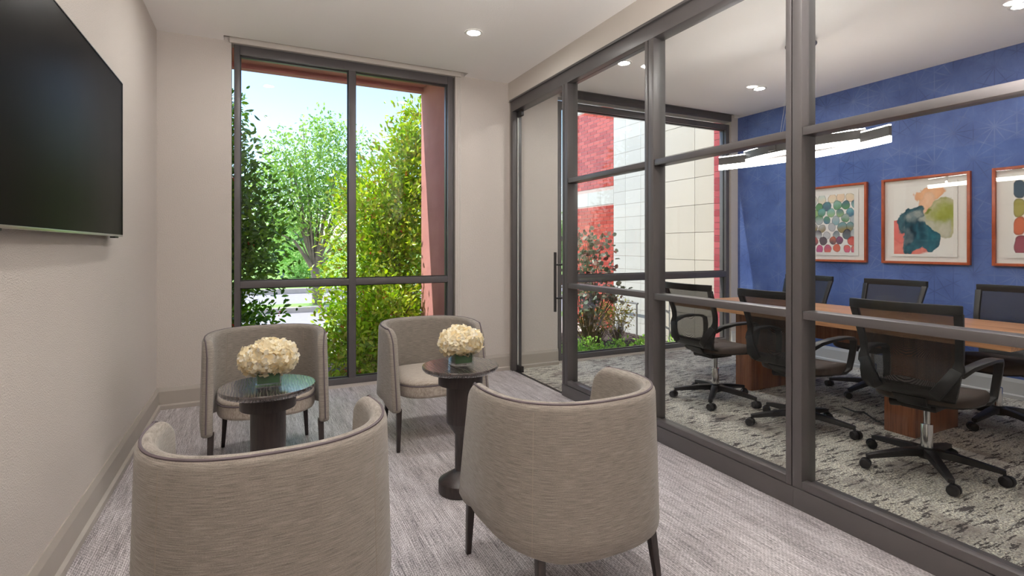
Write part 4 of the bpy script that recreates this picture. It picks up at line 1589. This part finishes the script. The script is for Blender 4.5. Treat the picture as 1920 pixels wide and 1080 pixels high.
# rolling ground that rises behind the lawn
hm = MB()
N = 40
pts = []
for j in range(13):
    for i in range(N + 1):
        y = 30 + j * 8
        x = -90 + 180 * i / N
        z = GZ + 0.062 + 3.2 * (1 - math.exp(-((y - 30) / 55.0) ** 2)) + 0.4 * math.sin(x * 0.11 + j) * min(1, j / 4)
        pts.append((x, y, z))
hm.add(pts, [(j * (N + 1) + i, j * (N + 1) + i + 1, (j + 1) * (N + 1) + i + 1, (j + 1) * (N + 1) + i) for j in range(12) for i in range(N)])
tag(hm.build('lawn', 'grass', smooth=True), 'gently rising lawn in the distance', kind='structure')

# mulch bed outside the meeting room window
rg = random.Random(2)
mb = MB()
mb.box(2.6, 5.68, YW + 0.125, 7.6, GZ - 0.05, GZ + 0.03)
for _ in range(2600):
    x, y = rg.uniform(2.65, 5.64), rg.uniform(YW + 0.16, 7.5)
    a = rg.uniform(0, 6.28)
    l, w_ = rg.uniform(0.02, 0.05), rg.uniform(0.005, 0.012)
    z = GZ + 0.03 + rg.uniform(0.0, 0.02)
    c_, s_ = math.cos(a), math.sin(a)
    dz = rg.uniform(-0.01, 0.02)
    v = [(x - l * c_ - w_ * s_, y - l * s_ + w_ * c_, z), (x - l * c_ + w_ * s_, y - l * s_ - w_ * c_, z), (x + l * c_ + w_ * s_, y + l * s_ - w_ * c_, z + dz), (x + l * c_ - w_ * s_, y + l * s_ + w_ * c_, z + dz + 0.006)]
    mb.add(v, [(0, 1, 2), (0, 2, 3)])
tag(mb.build('mulch_bed', 'mulch', fix=False), 'dark bark mulch bed outside the meeting room window', 'mulch', kind='stuff')

# ------------------------------------------------------------------ foliage
LEAF_V = np.array([(0, 0, 0), (0.30, 0.20, 0.05), (0.68, 0.19, 0.045), (1.0, 0, -0.06), (0.68, -0.19, 0.045), (0.30, -0.20, 0.05), (0.5, 0, 0.0)])
LEAF_F = np.array([(0, 1, 6), (1, 2, 6), (2, 3, 6), (3, 4, 6), (4, 5, 6), (5, 0, 6)])
SMALL_V = np.array([(0, 0, 0), (0.5, 0.26, 0.06), (1.0, 0, -0.04), (0.5, -0.26, 0.06)])
SMALL_F = np.array([(0, 1, 2), (0, 2, 3)])

def leaf_frames(n, rnd, up=0.4, outward=None):
    d = rnd.normal(size=(n, 3))
    if outward is not None:
        d = d * 0.8 + outward * 1.1
    d[:, 2] += up * 0.5
    d /= np.linalg.norm(d, axis=1)[:, None]
    nrm = rnd.normal(size=(n, 3)) * 0.75
    nrm[:, 2] += 0.9
    if outward is not None:
        nrm += outward * 0.5
    y = np.cross(nrm, d)
    y /= np.linalg.norm(y, axis=1)[:, None] + 1e-9
    z = np.cross(d, y)
    return np.stack([d, y, z], axis=2)          # columns = axes

def raw_mesh(name, co, faces, mat):
    me = bpy.data.meshes.new(name)
    me.vertices.add(len(co)); me.vertices.foreach_set('co', co.reshape(-1).astype(np.float32))
    k = faces.shape[1]
    me.loops.add(faces.size); me.loops.foreach_set('vertex_index', faces.reshape(-1).astype(np.int32))
    me.polygons.add(len(faces)); me.polygons.foreach_set('loop_start', np.arange(0, faces.size, k, dtype=np.int32))
    me.polygons.foreach_set('use_smooth', np.ones(len(faces), dtype=bool))
    me.update(calc_edges=True)
    me.materials.append(M[mat])
    return me

def leaves_mesh(name, pos, fr, size, mat, V, F):
    co = np.einsum('nij,kj->nki', fr, V) * size[:, None, None] + pos[:, None, :]
    n, k = len(pos), len(V)
    faces = (F[None] + (np.arange(n) * k)[:, None, None]).reshape(-1, F.shape[1])
    return raw_mesh(name, co.reshape(-1, 3), faces, mat)

def cloud(blobs, n, rnd, shell=0.55):
    """random points in a union of ellipsoids, biased to the skin; returns pos and outward dir"""
    vol = np.array([b[3] * b[4] * b[5] for b in blobs]) ** 0.8
    idx = rnd.choice(len(blobs), n, p=vol / vol.sum())
    B = np.array(blobs)[idx]
    d = rnd.normal(size=(n, 3)); d /= np.linalg.norm(d, axis=1)[:, None]
    r = shell + (1.04 - shell) * rnd.random(n) ** 0.7
    lump = 1 + 0.16 * np.sin(d[:, 0] * 7 + d[:, 2] * 5 + B[:, 0] * 3) + 0.12 * np.sin(d[:, 1] * 9 + d[:, 2] * 11)
    pos = B[:, :3] + d * B[:, 3:6] * (r * lump)[:, None]
    return pos, d

CAMP = np.array([0, 0, 1.29])

def plant(name, label, cat, base, blobs, n, size, mat, seed, stems=8, single=0, V=LEAF_V, F=LEAF_F, berries=0, trunk_r=0.03, group=None, clip=None, stem_mat='twig', shell=0.55, clusters=0):
    rnd = np.random.default_rng(seed)
    t = thing(name, label, cat, base, 0, group)
    b0 = np.array(base)
    pos, out = cloud(blobs, n, rnd, shell)
    if clusters:
        # gather leaves into twig rosettes
        cp, co_ = cloud(blobs, clusters, rnd, shell)
        idx = rnd.integers(0, clusters, n)
        pos = cp[idx] + rnd.normal(size=(n, 3)) * size * 1.1
        out = co_[idx]
    if clip is not None:
        keep = clip(pos)
        pos, out = pos[keep], out[keep]
    pos[:, 2] = np.maximum(pos[:, 2], GZ + 0.03)
    fr = leaf_frames(len(pos), rnd, 0.4, out)
    sz = size * rnd.uniform(0.7, 1.25, len(pos))
    dist = np.linalg.norm(pos - CAMP, axis=1) - 0.5 * (out @ ((CAMP - b0) / np.linalg.norm(CAMP - b0)))
    order = np.argsort(dist)
    if single:
        one = raw_mesh('leaf', V * 1.0, F, mat)
        for i in order[:single]:
            mt = np.eye(4); mt[:3, :3] = fr[i] * sz[i]; mt[:3, 3] = pos[i] - b0
            obj('leaf', one, t, mtx=Matrix(mt.tolist()))
        order = order[single:]
    fo = obj('foliage', leaves_mesh('foliage', pos[order] - b0, fr[order], sz[order], mat, V, F), t)
    tag(fo, kind='stuff')
    # stems from the base into the crown
    st = MB()
    rr = random.Random(seed)
    for k in range(stems):
        j = rr.randrange(len(pos))
        e = Vector((pos[j] - b0).tolist())
        s0 = Vector((rr.uniform(-1, 1) * trunk_r * 2, rr.uniform(-1, 1) * trunk_r * 2, 0))
        mid = s0.lerp(e, 0.45) + Vector((rr.uniform(-.1, .1), rr.uniform(-.1, .1), e.length * 0.12))
        st.tube([s0, s0.lerp(mid, 0.5), mid, mid.lerp(e, 0.6), e], [trunk_r, trunk_r * 0.8, trunk_r * 0.55, trunk_r * 0.35, trunk_r * 0.15], 6)
    tag(st.build('stems', stem_mat, t, smooth=True), kind='stuff')
    if berries:
        be = MB()
        bp, bo = cloud(blobs, berries, rnd, 0.85)
        if clip is not None:
            bp = bp[clip(bp)]
        for p in bp:
            for q in range(4):
                c_ = p - b0 + rnd.normal(size=3) * 0.016
                be.lathe([(0.001, -0.008), (0.0075, -0.003), (0.0075, 0.003), (0.001, 0.008)], 5, c_)
        tag(be.build('berries', 'berry', t, smooth=True), kind='stuff')
    return t

not_in_pier = lambda p: ~((p[:, 0] > 1.76) & (p[:, 1] < 6.30)) & (p[:, 1] > 5.25)

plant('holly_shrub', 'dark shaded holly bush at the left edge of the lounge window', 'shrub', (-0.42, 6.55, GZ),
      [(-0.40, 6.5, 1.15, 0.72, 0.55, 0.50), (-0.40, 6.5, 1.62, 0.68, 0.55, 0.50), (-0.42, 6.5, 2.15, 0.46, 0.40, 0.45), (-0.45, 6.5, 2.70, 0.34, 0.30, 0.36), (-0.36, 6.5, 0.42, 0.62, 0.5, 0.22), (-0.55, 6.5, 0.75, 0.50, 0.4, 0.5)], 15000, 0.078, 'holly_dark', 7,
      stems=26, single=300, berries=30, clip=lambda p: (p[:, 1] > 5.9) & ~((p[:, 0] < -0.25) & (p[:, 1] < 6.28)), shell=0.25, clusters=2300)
plant('holly_shrub', 'tall sunlit holly bush with red berries beside the red pier', 'shrub', (1.62, 7.05, GZ),
      [(1.52, 7.0, 0.35, 0.86, 0.55, 0.62), (1.10, 6.15, 0.10, 0.62, 0.48, 0.36), (1.45, 6.35, 0.45, 0.45, 0.45, 0.45), (1.55, 7.0, 1.05, 0.78, 0.55, 0.75), (1.62, 7.0, 1.75, 0.70, 0.52, 0.62), (1.95, 7.0, 2.35, 0.50, 0.42, 0.60), (2.0, 7.0, 2.75, 0.32, 0.32, 0.45)], 27000, 0.074, 'holly', 12,
      stems=16, single=300, berries=150, clip=not_in_pier, shell=0.15, clusters=4100)

# purple-leaved shrub, low bushes and ground cover outside the meeting room
plant('redbud_shrub', 'open purple-leaved shrub outside the meeting room window', 'shrub', (4.28, 6.25, GZ),
      [(4.30, 6.25, 1.30, 0.34, 0.34, 0.28), (4.22, 6.25, 0.98, 0.38, 0.36, 0.25), (4.36, 6.22, 0.66, 0.46, 0.35, 0.20), (4.55, 6.2, 0.95, 0.22, 0.2, 0.08), (4.15, 6.25, 0.45, 0.30, 0.3, 0.14), (4.60, 6.15, 0.62, 0.30, 0.25, 0.10)],
      620, 0.072, 'purple_leaf', 31, stems=34, single=240, trunk_r=0.014, shell=0.2, V=np.array([(0, 0, 0), (0.25, 0.40, 0.05), (0.70, 0.38, 0.04), (1.0, 0, -0.08), (0.70, -0.38, 0.04), (0.25, -0.40, 0.05), (0.5, 0, 0.0)]))
plant('olive_bush', 'loose olive and bronze bush in front of the brick', 'bush', (4.62, 6.5, GZ),
      [(4.60, 6.5, 0.22, 0.30, 0.25, 0.24), (4.45, 6.5, 0.15, 0.25, 0.22, 0.22)], 900, 0.050, 'olive_leaf', 33, stems=40, single=0, trunk_r=0.008, shell=0.3)
plant('olive_bush', 'twiggy olive bush in front of the white blocks', 'bush', (4.95, 6.45, GZ),
      [(4.95, 6.45, 0.25, 0.26, 0.25, 0.26)], 420, 0.050, 'olive_leaf', 34, stems=46, single=0, trunk_r=0.007, shell=0.3)
gsp = [(3.52, 5.40), (3.80, 5.50), (4.05, 5.42), (3.70, 5.75), (4.30, 5.55), (3.35, 5.62), (4.0, 5.85), (3.2, 5.35), (4.75, 5.62), (5.30, 5.55), (5.05, 5.85)]
glabs = ['second from the left along the sill', 'third from the left along the sill', 'fourth from the left along the sill', 'behind the sill row towards the redbud', 'right end of the sill row',
         'behind the left end of the sill row', 'farthest back beside the redbud stems', 'leftmost by the door side', 'alone in the mulch by the middle post', 'below the cream blocks', 'in the mulch below the white blocks']
for i, (x, y) in enumerate(gsp):
    s_ = 0.8 if i > 7 else 1.0
    plant('groundcover_plant', 'bright green low plant outside the meeting room, ' + glabs[i], 'plant', (x, y, GZ),
          [(x, y, GZ + 0.13, 0.20 * s_, 0.17 * s_, 0.16 * s_)], 260, 0.046, 'bright_leaf', 50 + i, stems=10, single=0, trunk_r=0.005, group='low plants along the meeting room window', shell=0.3)

# street tree on the median
def street_tree(label, base, trunk_h, lean, blobs, n, size, mat, seed, tr=0.12, nb=26):
    rnd = np.random.default_rng(seed)
    rr = random.Random(seed)
    t = thing('street_tree', label, 'tree', base, 0)
    b0 = np.array(base)
    pos, out = cloud(blobs, n, rnd, 0.15)
    fr = leaf_frames(len(pos), rnd, 0.2, out * 0.4)
    sz = size * rnd.uniform(0.7, 1.3, len(pos))
    tag(obj('foliage', leaves_mesh('foliage', pos - b0, fr, sz, mat, SMALL_V, SMALL_F), t), kind='stuff')
    MB().tube([(0, 0, -0.1), (0.01, 0, trunk_h * 0.5), (lean * 0.5, 0, trunk_h)], [tr * 1.15, tr, tr * 0.95], 10).build('trunk', 'bark', t, smooth=True)
    br_ = MB()
    for k in range(nb):
        j = rr.randrange(len(pos))
        e = Vector((pos[j] - b0).tolist())
        s0 = Vector((lean * 0.5, 0, trunk_h * rr.uniform(0.9, 1.0)))
        mid = s0.lerp(e, 0.5) + Vector((0, 0, 0.25))
        r0 = tr * (0.6 if k < 5 else 0.28)
        br_.tube([s0, s0.lerp(mid, 0.5), mid, e], [r0, r0 * 0.7, r0 * 0.45, r0 * 0.12], 6)
    tag(br_.build('branches', 'bark', t, smooth=True), kind='stuff')
    return t

street_tree('leafy street tree with forked trunk on the grass median', (1.38, 13.9, GZ), 0.95, -0.1,
            [(0.9, 13.9, 2.3, 1.0, 1.0, 0.9), (1.7, 13.9, 2.5, 0.95, 1.0, 1.0), (1.3, 13.9, 3.4, 1.0, 0.9, 1.05), (0.5, 13.9, 3.2, 0.6, 0.7, 0.8), (2.2, 13.9, 3.5, 0.65, 0.7, 0.9), (0.3, 13.9, 1.9, 0.6, 0.7, 0.6), (2.6, 13.9, 2.4, 0.7, 0.7, 0.9), (0.0, 13.9, 2.7, 0.5, 0.6, 0.6), (1.6, 13.9, 4.2, 0.6, 0.6, 0.5)],
            10500, 0.10, 'treeleaf', 71, tr=0.11, nb=34)
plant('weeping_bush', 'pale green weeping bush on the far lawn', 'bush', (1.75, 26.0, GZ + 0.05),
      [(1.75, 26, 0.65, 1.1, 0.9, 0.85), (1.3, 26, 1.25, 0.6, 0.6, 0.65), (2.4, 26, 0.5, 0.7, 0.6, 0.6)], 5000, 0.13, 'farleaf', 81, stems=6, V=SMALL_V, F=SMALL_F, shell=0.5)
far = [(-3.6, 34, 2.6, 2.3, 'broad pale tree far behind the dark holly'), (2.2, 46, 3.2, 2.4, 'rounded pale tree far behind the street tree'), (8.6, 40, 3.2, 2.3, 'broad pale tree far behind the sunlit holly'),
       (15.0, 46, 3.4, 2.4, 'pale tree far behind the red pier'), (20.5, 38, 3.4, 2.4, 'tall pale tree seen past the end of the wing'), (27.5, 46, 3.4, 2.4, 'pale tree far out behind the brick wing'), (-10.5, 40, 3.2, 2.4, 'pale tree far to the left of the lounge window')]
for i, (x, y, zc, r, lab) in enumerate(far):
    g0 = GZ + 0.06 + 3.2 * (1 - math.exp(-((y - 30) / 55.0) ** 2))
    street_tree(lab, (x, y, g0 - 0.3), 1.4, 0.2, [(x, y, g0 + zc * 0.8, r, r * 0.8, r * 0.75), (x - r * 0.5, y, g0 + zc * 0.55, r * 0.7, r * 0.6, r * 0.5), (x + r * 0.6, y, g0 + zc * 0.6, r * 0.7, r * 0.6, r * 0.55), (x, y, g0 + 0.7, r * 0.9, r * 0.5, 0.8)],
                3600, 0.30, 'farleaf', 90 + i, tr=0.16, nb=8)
